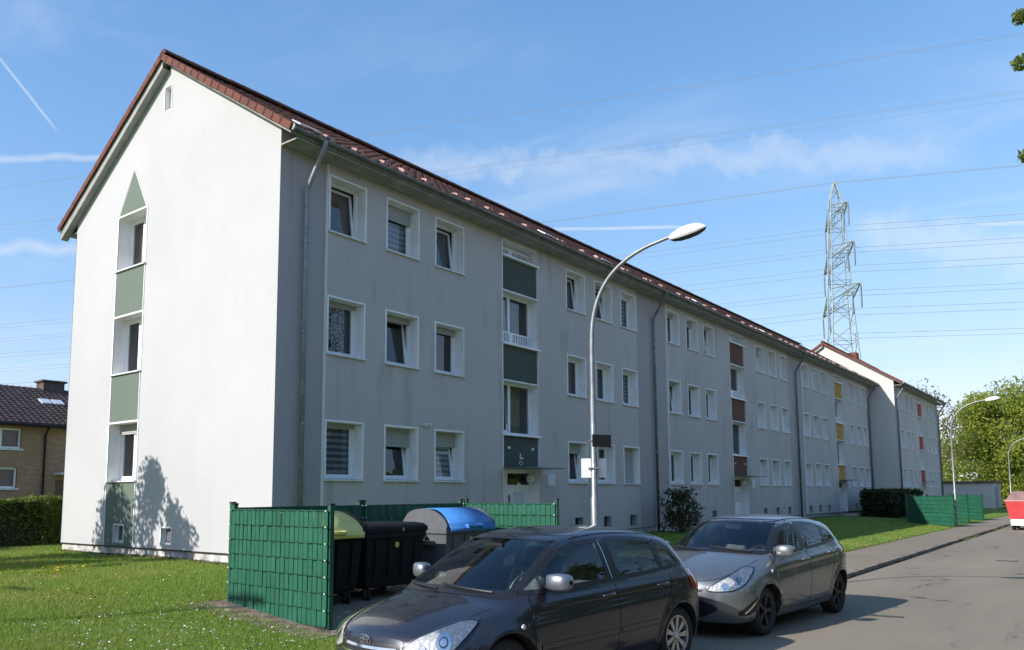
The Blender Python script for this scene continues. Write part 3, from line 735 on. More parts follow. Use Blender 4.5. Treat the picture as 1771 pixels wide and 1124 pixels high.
BLD2 = building(50.12, -1.62, 1, [M_panelr], 'grey apartment block with red stairwell panels stepped forward at the far end', lambda u, c, r, rnd: ['curtain'] if rnd.random() < .5 else ['sh20'], detail=False, gable_left=False, gable_mat=M_gable2)
downpipe(BLD2, 0.35, -0.10, 8.22, 0.45, -0.62, 9.36, M_zincd, True)
downpipe(BLD2, 16.4, -0.10, 8.22, 0.45, -0.62, 9.36, M_zincd, False)
ch = MB().box(7.9, 8.6, 4.2, 5.0, 12.2, 13.15).obj('chimney', M_verge, BLD2)
MB().tube([(9.5, 4.6, 12.4), (9.5, 4.6, 15.0)], 0.025, 6).tube([(9.1, 4.6, 14.8), (9.9, 4.6, 14.8)], 0.015, 5).tube([(9.25, 4.6, 14.5), (9.75, 4.6, 14.5)], 0.015, 5).tube([(9.3, 4.35, 14.95), (9.7, 4.85, 14.95)], 0.012, 5).obj('aerial', M_zincd, BLD2)

# ------------------------------------------------------------------ brick house behind the hedge
def brick_fn(N, b):
    p = pos(N)
    sp = N.n('ShaderNodeSeparateXYZ', inp={0: p}); v = N.n('ShaderNodeCombineXYZ', inp={0: N.m('ADD', sp.outputs[0], sp.outputs[1]), 1: sp.outputs[2], 2: 0.0})
    br = N.n('ShaderNodeTexBrick', inp={'Vector': v, 'Color1': (0.46, 0.265, 0.155, 1), 'Color2': (0.33, 0.185, 0.11, 1), 'Mortar': (0.34, 0.29, 0.24, 1)})
    br.inputs['Scale'].default_value = 1; br.inputs['Brick Width'].default_value = 0.25; br.inputs['Row Height'].default_value = 0.083; br.inputs['Mortar Size'].default_value = 0.008
    c = N.mix(N.ramp(N.noise(p, 0.8, 4, 0.6), 0.35, 0.7, 0, 0.4), br.outputs[0], (0.24, 0.16, 0.10))
    N.set(b.inputs['Base Color'], c); bump(N, b, br.outputs[1], -0.5, 0.01)
M_brick = mat('brick', rough=0.9, spec=0.2, fn=brick_fn)
def brick_house():
    H = thing('brick_house', 'brown brick house with dark tiled roof and white windows behind the hedge', 'house', (0, 29, 0.4))
    x0, x1, d, e = -6.0, 16.0, 9.0, 5.25
    wins = [(4.75, 6.55, 3.80, 4.78), (4.75, 6.45, 1.88, 2.88), (-1.5, 0.3, 3.8, 4.78), (-1.5, 0.3, 1.88, 2.88), (10.5, 12.2, 3.8, 4.78)]
    w = wall_with_holes(x0, x1, -0.3, e, wins, 0); w.box(x0, x1, d-0.02, d, -0.3, e)
    for xx in (x0, x1): w.add([(xx, 0, -0.3), (xx, d, -0.3), (xx, d, e), (xx, d/2, e+2.15), (xx, 0, e)], [(0, 1, 2, 3, 4)])
    w.obj('wall', M_brick, H)
    for h in wins:
        ww, hh = h[1]-h[0], h[3]-h[2]
        fr = MB(); ring_boxes(fr, ww, hh, 0.09, 0.08, 0.15); fr.box(-0.08, 0.08, 0.08, 0.15, 0.09, hh-0.09)
        wn = fr.obj('window', M_plastic, H, ((h[0]+h[1])/2, 0, h[2]))
        MB().quad((-ww/2, .12, 0), (ww/2, .12, 0), (ww/2, .12, hh), (-ww/2, .12, hh)).obj('pane', M_pane, wn)
        link('interior', m_room(ww, hh, 0.16), wn)
        MB().quad((0.1, .35, 0), (ww/2-.1, .35, 0), (ww/2-.1, .35, hh), (0.1, .35, hh)).obj('curtain', M_curtain, wn)
        MB().box(-ww/2-.1, ww/2+.1, -0.07, 0.08, -0.09, -0.002).obj('sill', M_sill, wn)
    ang = math.atan2(2.15, d/2); nv = int((d/2+0.45)/math.cos(ang)/TL)+1; nu = int((x1-x0+0.6)/TWD)
    rf = MB().add([(x0-.3, -.42, e-.24), (x1+.3, -.42, e-.24), (x1+.3, d/2, e+2.11), (x0-.3, d/2, e+2.11), (x0-.3, d+.42, e-.24), (x1+.3, d+.42, e-.24)], [(0, 1, 2, 3), (3, 2, 5, 4), (0, 4, 5, 1)]).obj('roof', M_dtile, H)
    V, F = tile_field(nu, nv); o = link('roof_tiles', mesh('roof_tiles', V, F, M_dtile), rf); o.matrix_local = slope_matrix((x0-.3, -.45, e-.20), (1, 0, 0), (0, math.cos(ang), math.sin(ang))); o['kind'] = 'stuff'
    MB().tube([(x0, -.5, e-.3), (x1, -.5, e-.3)], 0.08, 8).obj('gutter', M_dark, H)
    MB().tube([(7.62, -.45, e-.35), (7.62, -.1, e-.75), (7.62, -.1, 0)], 0.055, 8).obj('downpipe', M_dark, H)
    # skylight and chimney
    sk = MB().box(0, 0.5, 0, 0.62, 0.02, 0.1).box(0.62, 1.12, 0, 0.62, 0.02, 0.1).obj('skylight', mat('skylight', (0.55, 0.6, 0.65), 0.1, spec=0.8), rf); sk.matrix_local = slope_matrix((8.3, -.45+2.9*math.cos(ang), e-.2+2.9*math.sin(ang)), (1, 0, 0), (0, math.cos(ang), math.sin(ang)))
    c = MB().box(9.1, 10.2, d/2-.4, d/2+.5, e+1.6, e+2.52).box(9.0, 10.3, d/2-.5, d/2+.6, e+2.52, e+2.62).obj('chimney', M_dtile, rf)
    MB().box(8.15, 9.4, -0.75, 0, 2.55, 2.66).obj('porch_roof', M_sill, H)
    MB().box(8.25, 9.2, -0.02, 0.05, 0.1, 2.3).obj('door', mat('door_brown', (0.12, 0.08, 0.05), 0.5), H)
brick_house()
# ------------------------------------------------------------------ bin yard fences
def fence_fn(N, b):
    p = pos(N); o = N.n('ShaderNodeSeparateXYZ', inp={0: objc(N)}).outputs[0]
    c = N.mix(N.ramp(N.noise(p, 2.5, 5, 0.6), 0.3, 0.7), (0.012, 0.115, 0.064), (0.009, 0.082, 0.048))
    c = N.mix(N.m('MULTIPLY_ADD', N.n('ShaderNodeObjectInfo').outputs['Random'], 0.22, 0.0), c, (0.03, 0.13, 0.085))
    c = N.mix(N.ramp(N.noise(p, 14, 5, 0.7), 0.58, 0.8, 0, 0.3), c, (0.10, 0.12, 0.09))
    N.set(b.inputs['Base Color'], c); bump(N, b, N.m('SINE', N.m('MULTIPLY', o, 330)), 0.35, 0.004)
M_fence = mat('fence_strip', rough=0.5, spec=0.4, fn=fence_fn)
M_post = mat('fence_post', rough=0.45, fn=varied((0.012, 0.085, 0.045), 0.2, 3))
M_head_ = mat('clip_steel', (0.6, 0.62, 0.6), 0.4)
def strip_mesh(w, h, bow):
    V = []; n = 5
    for z in (0, h):
        for i in range(n):
            t = i/(n-1); V.append((w*(t-0.5), -bow*math.sin(math.pi*t)+0.004, z))
    return mesh('slat', V, [(i, i+1, n+i+1, n+i) for i in range(n-1)], M_fence, True)
def fence(a, b, label, rows=7, own=True, group='green fence panels round the bin yard', post_end=True, h=0.205, base=None, mid_post=False):
    a = Vector(a); b = Vector(b); L = (b-a).length; rz = math.atan2(b.y-a.y, b.x-a.x)
    za = float(gz(a.x, a.y)); z0 = za+0.05 if base is None else base
    T = thing('privacy_fence', label, 'fence', (a.x, a.y, z0), rz, group)
    n = int(round(L/0.105)); pw = L/n; H = rows*h
    for k, x in enumerate([0.0, L] if post_end else [0.0]):
        p = MB().box(x-0.03, x+0.03, -0.025+0.045, 0.02+0.06, -0.35, H+0.06).obj('post', M_post, T)
        MB().box(x-0.036, x+0.036, 0.014, 0.086, H+0.06, H+0.085).obj('post_cap', M_black, p)
    wm = MB()
    for r in range(rows+1):
        for yy in (-0.018, 0.016): wm.box(0, L, yy-0.004, yy+0.004, r*h-0.006, r*h+0.002)
    for c in range(n+1):
        wm.box(c*pw-0.003, c*pw+0.003, -0.003, 0.003, -0.03, H-0.005)
    wm.obj('wire_mat', M_post, T)
    if own:
        for k in range(rows):
            for xe in (0.0, L): MB().box(xe-0.012, xe+0.012, -0.036, -0.026, k*h+0.19, k*h+0.207).obj('clip', M_head_, T)
    if own:
        mA, mB = shared(('str', round(pw, 4), 1), lambda: strip_mesh(pw*0.995, h-0.004, 0.015)), shared(('str', round(pw, 4), -1), lambda: strip_mesh(pw*0.995, h-0.004, -0.010))
        for r in range(rows):
            for c in range(n):
                o = link('slat', mA if (c+r) % 2 else mB, T, ((c+0.5)*pw, random.uniform(-.002, .002), r*h+random.uniform(-.004, .004)))
                o.rotation_euler = (random.uniform(-.02, .02), random.uniform(-.008, .008), random.uniform(-.05, .05))
    else:
        V = []; F = []
        for r in range(rows):
            for c in range(n):
                bow = 0.024 if (c+r) % 2 else -0.016; k = len(V)
                for z in (r*h, r*h+h-0.012):
                    for t in (0, .25, .5, .75, 1): V.append(((c+t)*pw, -bow*math.sin(math.pi*t)+0.004, z))
                F += [(k+i, k+i+1, k+6+i, k+5+i) for i in range(4)]
        link('slats', mesh('slats', V, F, M_fence, True), T)['kind'] = 'stuff'
    return T
FX, FYN, FYF = -3.30, -5.66, -3.39
fence((FX+0.14, FYF), (FX, FYN), 'green woven privacy fence panel facing the lawn beside the white gable', base=0.20)
fence((FX+0.2, FYF+0.02), (-0.66, FYF+0.02), 'dark green fence panel behind the yellow-lidded and black bins', base=0.22)
fence((-0.58, FYF+0.02), (1.96, FYF+0.02), 'dark green fence panel behind the blue-lidded bin', base=0.22)
fence((2.0, FYF), (2.0, -5.52), 'green fence panel closing the bin yard beside the lamp post', base=0.22)
# second yard farther along the street
G2 = 'green fence panels round the far bin yard'
fence((36.6, -4.7), (34.2, -7.15), 'green fence panel with diamond weave beside the dark hedge', own=False, group=G2, rows=7, base=0.15)
fence((36.8, -4.6), (39.3, -4.6), 'shaded rear fence panel of the far bin yard', own=False, group=G2, rows=7, base=0.2)
fence((41.6, -4.7), (39.0, -7.1), 'green fence panel behind the second street lamp', own=False, group=G2, rows=7, base=0.15)
fence((47.6, -5.0), (44.8, -7.1), 'green fence panel at the end of the far bin yard near the white garage', own=False, group=G2, rows=7, base=0.15)

# ------------------------------------------------------------------ waste containers
M_bing = mat('bin_grey', rough=0.55, fn=varied((0.10, 0.105, 0.112), 0.12, 4))
M_bink = mat('bin_black', rough=0.75, spec=0.2, fn=varied((0.012, 0.012, 0.014), 0.3, 4))
M_lidb = mat('lid_blue', rough=0.35, fn=varied((0.05, 0.20, 0.52), 0.1, 4))
M_lidy = mat('lid_yellow', rough=0.4, fn=varied((0.80, 0.70, 0.20), 0.1, 4))
M_rubber = mat('rubber', (0.02, 0.02, 0.02), 0.8)
def container(loc, rz, label, body, lidm, rounded):
    """1100 litre wheeled container; front is local -y, width along x"""
    T = thing('waste_container', label, 'waste bin', loc, rz, 'wheeled waste containers in the fenced yard')
    w, d, zb, zt = 0.625, 0.50, 0.20, 1.06
    V = []
    for (z, fx, fy) in ((zb, 0.86, 0.80), (zb+0.06, 0.90, 0.85), (zt-0.12, 0.985, 0.985), (zt-0.11, 1.03, 1.03), (zt, 1.03, 1.03)):
        for sx, sy in ((-1, -1), (1, -1), (1, 1), (-1, 1)): V.append((sx*w*fx, sy*d*fy, z))
    F = [(3, 2, 1, 0)]+[(i*4+k, i*4+(k+1) % 4, (i+1)*4+(k+1) % 4, (i+1)*4+k) for i in range(4) for k in range(4)]+[(16, 17, 18, 19)]
    o = link('body', mesh('body', V, F, body), T); md = o.modifiers.new('bevel', 'BEVEL'); md.width = 0.03; md.segments = 2
    for xx in (-0.42, -0.14, 0.14, 0.42): MB().prism([(-0.455, 0.32), (-0.495, 0.92), (-0.515, 0.92), (-0.475, 0.32)], xx-0.02, xx+0.02, 'x').obj('rib', body, T)
    for s in (-1, 1):
        tr = MB().lathe([(0.045, 0), (0.045, 0.09), (0.06, 0.09), (0.06, 0.11), (0, 0.112)], 14, 'x'); tr = tr.obj('trunnion', M_galv, T, (s*w*1.0, 0.0, 0.90)); tr.scale = (s, 1, 1)
        MB().box(s*w*0.99, s*(w*1.0+0.05), -0.22, 0.22, 0.76, 0.83).obj('lifting_bracket', body, T)
    for sx in (-1, 1):
        for sy in (-1, 1):
            c = MB().lathe([(0.02, -0.025), (0.085, -0.022), (0.095, -0.01), (0.095, 0.01), (0.085, 0.022), (0.02, 0.025)], 16, 'x', (0, 0, 0.095)).obj('wheel', M_rubber, T, (sx*0.46, sy*0.32, 0), smooth=False)
            MB().box(-0.035, -0.028, -0.03, 0.03, 0.08, 0.225).box(0.028, 0.035, -0.03, 0.03, 0.08, 0.225).box(-.035, .035, -.03, .03, .2, .23).obj('fork', M_galv, c)
    if rounded:
        R = 0.53; prof = [(-R, zt), (-R*0.96, zt+0.07), (-R*0.78, zt+0.17), (-R*0.45, zt+0.265), (-0.05, zt+0.31), (0.20, zt+0.30), (R*0.72, zt+0.24), (R*0.95, zt+0.11), (R, zt)]
        P = [tuple(p) for p in catmull(prof, 4)]
        for s in (-1, 1):
            e = MB().prism(P, s*(w+0.015), s*(w-0.03), 'x').obj('end_shield', body, T); fix_normals(e.data)
        n = len(P); k0 = 0; k1 = n
        Pl = [(-R-0.045, zt-0.075), (-R-0.045, zt-0.0)]+[(a*1.012, b+0.006) for a, b in P[1:int(n*0.62)]]
        ins = [0.045+0.10*max(0, (b-zt)/0.31)**2 for a, b in Pl]; V = [(-w+q, a, b) for (a, b), q in zip(Pl, ins)]+[(w-q, a, b) for (a, b), q in zip(Pl, ins)]; m = len(Pl)
        lid = link('lid', mesh('lid', V, [(i, m+i, m+i+1, i+1) for i in range(m-1)], lidm, True), T); lid.data.set_sharp_from_angle(angle=rad(40))
        md = lid.modifiers.new('s', 'SOLIDIFY'); md.thickness = 0.02
        Pb = P[int(n*0.60):]; V = [(-w+0.03, a, b) for a, b in Pb]+[(w-0.03, a, b) for a, b in Pb]; m = len(Pb)
        link('lid_rear', mesh('lid_rear', V, [(i, m+i, m+i+1, i+1) for i in range(m-1)], body, True), T)
        h = MB().box(-0.17, 0.17, -R-0.10, -R-0.02, zt-0.01, zt+0.035).box(-0.20, -0.15, -R-0.10, -R+0.02, zt-0.03, zt+0.04).box(0.15, 0.2, -R-0.10, -R+0.02, zt-0.03, zt+0.04).obj('grip', lidm, lid, bevel=0.01)
    else:
        l = MB(); V = []
        for (z, f) in ((zt-0.03, 1.07), (zt+0.045, 1.07), (zt+0.095, 0.98), (zt+0.115, 0.80)):
            for sx, sy in ((-1, -1), (1, -1), (1, 1), (-1, 1)): V.append((sx*w*f, sy*d*f, z))
        lid = link('lid', mesh('lid', V, [(i*4+k, i*4+(k+1) % 4, (i+1)*4+(k+1) % 4, (i+1)*4+k) for i in range(3) for k in range(4)]+[(12, 13, 14, 15), (3, 2, 1, 0)], lidm), T)
        md = lid.modifiers.new('b', 'BEVEL'); md.width = 0.02; md.segments = 2
        MB().lathe([(0.0, -0.01), (0.028, -0.008), (0.028, 0)], 12, 'y', (0.1, -d*1.07-0.001, zt+0.01)).obj('lock', M_galv, lid)
    MB().lathe([(0.0, -0.006), (0.045, -0.005), (0.045, 0)], 14, 'y', (0.0, -d*1.0, 0.84)).obj('sticker', mat('sticker', (0.55, 0.55, 0.08), 0.5), T)
    return T
zb_ = 0.215
container((-2.37, -4.12, zb_), rad(1), 'black waste container with rounded yellow lid behind the fence end post', M_bink, M_lidy, True)
container((-1.03, -4.10, zb_), rad(-0.5), 'black waste container with flat black lid', M_bink, M_bink, False)
container((0.76, -4.10, zb_), rad(-1), 'waste container with grey rounded ends and blue lid', M_bing, M_lidb, True)

# ------------------------------------------------------------------ street lamps
M_head = mat('lamp_head', rough=0.35, fn=varied((0.74, 0.74, 0.73), 0.06, 8))
def lamp(loc, label, s=1.0):
    T = thing('street_lamp', label, 'street lamp', loc, 0, 'street lamps along the pavement')
    P = [(0, 0, -0.3), (0, 0, 1.75), (0, 0, 1.78), (0, 0, 3.35), (0, 0, 3.45)]; R = [0.064, 0.064, 0.049, 0.049, 0.042]
    arc = catmull([(0, 0, 3.45), (0, 0, 4.2), (0.0, -0.03, 4.65), (0, -0.15, 5.03), (0, -0.36, 5.33), (0, -0.66, 5.55), (0, -1.02, 5.69), (0, -1.48, 5.78)], 5)
    for k, p in enumerate(arc[1:]): P.append(tuple(p)); R.append(0.042-0.017*k/len(arc))
    P = [(a*s, b*s, c*s) for a, b, c in P]
    pole = MB().tube(P, R, 12).obj('pole', M_galv, T, smooth=True); pole.data.set_sharp_from_angle(angle=rad(50))
    # luminaire: shell above, dark tray and lens bulge below
    V = []; seg = 16; st = [(0.0, 0.05, -0.02, 0.05), (0.05, 0.085, -0.03, 0.10), (0.18, 0.12, -0.03, 0.15), (0.36, 0.13, -0.02, 0.165), (0.52, 0.115, -0.01, 0.145), (0.64, 0.075, 0.0, 0.08), (0.69, 0.015, 0.01, 0.02)]
    for (t, hw, z, hh) in st:
        for k in range(seg+1):
            a = -0.75+(math.pi+1.5)*k/seg; V.append((hw*math.cos(a), -t, z+(hh if math.sin(a) > 0 else hh*0.55)*math.sin(a)))
    n = seg+1
    F = [(i*n+k, (i+1)*n+k, (i+1)*n+k+1, i*n+k+1) for i in range(len(st)-1) for k in range(seg)]
    hd = link('lamp_head', mesh('lamp_head', V, F, M_head, True), T, (0, -1.44*s, 5.76*s)); hd.rotation_euler = (rad(-4), 0, 0); hd.scale = (s*.85, s*.87, s*.82)
    V = []
    for (t, hw, z, hh) in st: V += [(-hw*.73, -t, z-hh*0.37), (-hw*.5, -t, z-hh*0.47), (hw*.5, -t, z-hh*0.47), (hw*.73, -t, z-hh*0.37)]
    tr = link('tray', mesh('tray', V, [(i*4+k, i*4+k+1, (i+1)*4+k+1, (i+1)*4+k) for i in range(len(st)-1) for k in range(3)], M_black), hd)
    MB().lathe([(0.05, 0.0), (0.055, -0.03), (0.035, -0.06), (0, -0.065)], 12, 'z', (0, -0.14, 0.0)).obj('sensor', M_black, hd)
    return T
z1 = float(gz(1.1, -6.9))
lamp((1.1, -6.9, 0.0), 'tall curved street lamp with signs on its pole behind the dark car', 1.0)
lamp((34.6, -7.2, 0.0), 'tall curved street lamp beside the far green fence', 1.08)
lamp((60.5, -7.2, 0.0), 'tall curved street lamp in front of the green trees', 1.0)
sg = thing('pole_sign', 'white placard strapped behind the street lamp pole', 'sign', (1.1, -6.9, 2.08), math.atan2(0.6, 0.8)-math.pi/2)
MB().box(-0.20, 0.20, 0.075, 0.09, 0, 0.31).obj('plate', mat('placard', (0.78, 0.78, 0.76), 0.5), sg); MB().box(-.09, .09, -.06, .078, .14, .16).obj('strap', M_galv, sg)
sg = thing('pole_plate', 'small dark brown plate on the street lamp pole', 'sign', (1.1, -6.9, 2.57), math.atan2(0.6, 0.8)-math.pi/2+0.5)
MB().box(-0.07, 0.29, -0.075, -0.06, 0, 0.20).obj('plate', mat('brownplate', (0.022, 0.018, 0.018), 0.5), sg); MB().box(-.065, .065, -.06, .06, .09, .11).obj('strap', M_zincd, sg)

# ------------------------------------------------------------------ red trailer, garage, far building
M_red = mat('trailer_red', rough=0.4, fn=varied((0.56, 0.055, 0.06), 0.1, 3))
T = thing('trailer', 'red and white box trailer with maroon cover parked at the kerb', 'trailer', (34.0, -10.32, 0))
V = []
for z, a, b in ((0.52, 0.0, 0.83), (1.36, -0.12, 0.97)):
    V += [(a, -b, z), (2.9-a, -b, z), (2.9-a, b, z), (a, b, z)]
link('body', mesh('body', V, [(3, 2, 1, 0), (4, 5, 6, 7), (0, 1, 5, 4), (1, 2, 6, 5), (2, 3, 7, 6), (3, 0, 4, 7)], M_red), T)
MB().box(0.02, 2.88, -0.81, 0.81, 0.22, 0.518).obj('chassis', M_plastic, T)
V = [(-0.12, -0.97, 1.37), (3.02, -0.97, 1.37), (3.02, 0.97, 1.37), (-0.12, 0.97, 1.37), (0.25, -0.7, 1.80), (2.6, -0.7, 1.80), (2.6, 0.7, 1.80), (0.25, 0.7, 1.80)]
link('cover', mesh('cover', V, [(4, 5, 6, 7), (0, 1, 5, 4), (1, 2, 6, 5), (2, 3, 7, 6), (3, 0, 4, 7)], mat('cover', rough=0.7, fn=varied((0.22, 0.13, 0.12), 0.2, 3))), T)
MB().box(-0.14, 3.04, -1.0, 1.0, 1.34, 1.385).obj('rail', mat('rail_pink', (0.55, 0.30, 0.27), 0.5), T)
for sx in (0.35, 2.3):
    for sy in (-1, 1): MB().lathe([(0.05, -0.08), (0.22, -0.075), (0.26, -0.04), (0.26, 0.04), (0.22, 0.075), (0.05, 0.08)], 20, 'y').obj('wheel', M_rubber, T, (sx, sy*0.72, 0.26))
g = thing('garage', 'low white garage beyond the far green fence', 'garage', (75, -4.5, 0.1))
MB().box(0, 6, 0, 8.0, -0.2, 2.45).obj('wall', M_white, g); MB().box(-0.15, 6.15, -0.15, 8.15, 2.45, 2.65).obj('roof', mat('felt', rough=0.8, fn=varied((0.10, 0.08, 0.07), 0.3, 2)), g)
MB().box(1.0, 3.6, -0.03, 0.0, -0.1, 2.1).obj('door', mat('garage_door', (0.25, 0.27, 0.28), 0.5), g)
g = thing('far_building', 'pale flat-roofed building with teal band beyond the trailer', 'building', (118, -20, 0))
MB().box(0, 8, -6, 6, -0.2, 4.3).obj('wall', M_gable2, g); MB().box(-0.4, 8.4, -6.4, 6.4, 4.3, 5.2).obj('roof', mat('teal', rough=0.5, fn=varied((0.22, 0.36, 0.34), 0.15, 2)), g)
for k in range(4): MB().box(-0.03, 0, -5+k*2.8, -3+k*2.8, 1.2, 3.2).obj('window', M_zincd, g)

# ------------------------------------------------------------------ pylon and power lines
M_steel = mat('pylon_steel', rough=0.6, metal=0.2, fn=varied((0.29, 0.33, 0.315), 0.12, 0.3))
M_cable = mat('cable', (0.34, 0.37, 0.41), 0.6)
A = Vector((0.88, 0.475, 0)); Dn = Vector((-0.333, 0.943, 0))
PY = thing('power_pylon', 'tall lattice steel power pylon rising behind the long roof', 'pylon', (115.5, 18.2, 0), math.atan2(A.y, A.x))
tw = MB()
def half(z): return 3.4*(1-z/26)+1.65*(z/26) if z < 26 else 1.65*(1-(z-26)/20)+0.85*((z-26)/20) if z < 46 else 0.85*(1-(z-46)/4.2)+0.05
zs_ = [0, 4.2, 8.2, 12, 15.4, 18.6, 21.6, 24.4, 27, 29.4, 31.6, 33.8, 36, 38, 40, 42, 43.8, 45.4, 46.8, 48.2, 49.8]
for (sx, sy) in ((-1, -1), (1, -1), (1, 1), (-1, 1)):
    tw.tube([(sx*half(z), sy*half(z), z) for z in zs_], [0.13-0.06*z/50 for z in zs_], 4)
cs = [(-1, -1), (1, -1), (1, 1), (-1, 1)]
for i in range(len(zs_)-1):
    a, b = zs_[i], zs_[i+1]
    for k in range(4):
        p, q = cs[k], cs[(k+1) % 4]
        if i % 2 == 0: p, q = q, p
        tw.tube([(p[0]*half(a), p[1]*half(a), a), (q[0]*half(b), q[1]*half(b), b)], 0.055, 4)
        if i % 2 == 0: tw.tube([(cs[k][0]*half(b), cs[k][1]*half(b), b), (cs[(k+1) % 4][0]*half(b), cs[(k+1) % 4][1]*half(b), b)], 0.05, 4)
tw.obj('tower', M_steel, PY)
tips = []
for (z, Lh) in ((44.0, 7.0), (37.4, 9.15), (30.75, 11.25)):
    am = MB()
    for s in (-1, 1):
        tip = (s*Lh, 0, z); h0 = half(z)
        for sy in (-1, 1):
            am.tube([(s*h0, sy*h0, z), tip], 0.11, 4); am.tube([(s*half(z+1.8), sy*half(z+1.8), z+1.8), tip], 0.09, 4)
            for t in (0.2, 0.4, 0.6, 0.8):
                lo = Vector((s*h0, sy*h0, z)).lerp(Vector(tip), t); hi = Vector((s*half(z+1.8), sy*half(z+1.8), z+1.8)).lerp(Vector(tip), t-0.1)
                am.tube([lo, hi], 0.04, 4); am.tube([lo, Vector((s*h0, -sy*h0, z)).lerp(Vector(tip), min(1, t+0.12))], 0.035, 4)
        tips.append((s*Lh, z)); tips.append((s*Lh*0.62, z))
    am.obj('crossarm', M_steel, PY)
for (x, z) in tips: MB().lathe([(0.03, 0), (0.10, -0.3), (0.10, -3.3), (0.03, -3.6)], 6, 'z', (x, 0, z)).obj('insulator', mat('insulator', (0.06, 0.075, 0.10), 0.4), PY)
def cable(p0, label, group, sag=8, S=300.0, r=0.035, bundle=0.0):
    pts = []
    for s in np.linspace(-150, 240, 40):
        t = (abs(s) % S)/S; pts.append(p0+Dn*s-Vector((0, 0, 4*sag*t*(1-t))))
    m = MB().tube(pts, r, 4, False)
    if bundle: m.tube([p+A*bundle for p in pts], r, 4, False)
    tag(m.obj('power_cable', M_cable), label, 'power cable', group)
base = Vector((115.5, 18.2, 0))
cable(base+Vector((0, 0, 49.7)), 'earth wire strung over the tip of the lattice pylon', None, 2, r=0.03, bundle=0.5)
for (x, z) in tips:
    lv = {44.0: 'uppermost', 37.4: 'middle', 30.75: 'lowest'}[z]
    cable(base+A*x+Vector((0, 0, z-3.6)), 'power cable hanging from the %s of the %s pylon crossarm' % ('outer tips' if abs(x) in (7.0, 9.15, 11.25) else 'inner hangers', lv), 'cables of the pylon %s crossarm' % lv, 3, r=0.032)
# a second line nearer to us whose masts stand outside the view
for (u, v, dist, bd, lb) in ((1400, 115, 66, 0.35, 'highest cable crossing the open sky above the roof'), (1370, 212, 72, 0.4, 'paired cable crossing the sky below the highest cable'), (1370, 226, 76, 0.0, 'thin cable crossing the sky just under the paired cable')):
    d = sky_dir(u, v); p = CAM+d*(dist/d.dot(cf))
    pts = [p+Dn*s+Vector((0, 0, 0.00012*s*s)) for s in np.linspace(-120, 220, 30)]
    m = MB().tube(pts, 0.013, 4, False)
    if bd: m.tube([q+A*bd for q in pts], 0.013, 4, False)
    tag(m.obj('power_cable', M_cable), lb, 'power cable')
# ------------------------------------------------------------------ cars: implicit body surface, meshed and split into panels
def poly_sdf(P, X, Z):
    """signed distance (negative inside) to closed polygon P (n,2) on arrays"""
    sh = X.shape; X = X.ravel(); Z = Z.ravel(); d2 = np.full(X.shape, 1e9); ins = np.zeros(X.shape, bool)
    A, Bp = P, np.roll(P, -1, 0)
    for (ax, az), (bx, bz) in zip(A, Bp):
        ex, ez = bx-ax, bz-az; L = ex*ex+ez*ez+1e-12
        t = np.clip(((X-ax)*ex+(Z-az)*ez)/L, 0, 1)
        d2 = np.minimum(d2, (X-ax-t*ex)**2+(Z-az-t*ez)**2)
        c = ((az > Z) != (bz > Z)) & (X < (bx-ax)*(Z-az)/(bz-az+1e-12)+ax); ins ^= c
    d = np.sqrt(d2); return np.where(ins, -d, d).reshape(sh)
class Grid2:
    def __init__(self, P, step=0.01, pad=0.5):
        self.o = P.min(0)-pad; n = np.ceil((P.max(0)+pad-self.o)/step).astype(int)+1; self.s = step
        X, Z = np.meshgrid(self.o[0]+np.arange(n[0])*step, self.o[1]+np.arange(n[1])*step, indexing='ij'); self.g = poly_sdf(P, X, Z); self.n = n
    def __call__(self, x, z):
        u = np.clip((x-self.o[0])/self.s, 0, self.n[0]-1.001); v = np.clip((z-self.o[1])/self.s, 0, self.n[1]-1.001)
        i = u.astype(int); j = v.astype(int); a = u-i; b = v-j; g = self.g
        return g[i, j]*(1-a)*(1-b)+g[i+1, j]*a*(1-b)+g[i, j+1]*(1-a)*b+g[i+1, j+1]*a*b
def smax(a, b, k): return 0.5*(a+b+np.sqrt((a-b)**2+k*k))
def smin(a, b, k): return 0.5*(a+b-np.sqrt((a-b)**2+k*k))
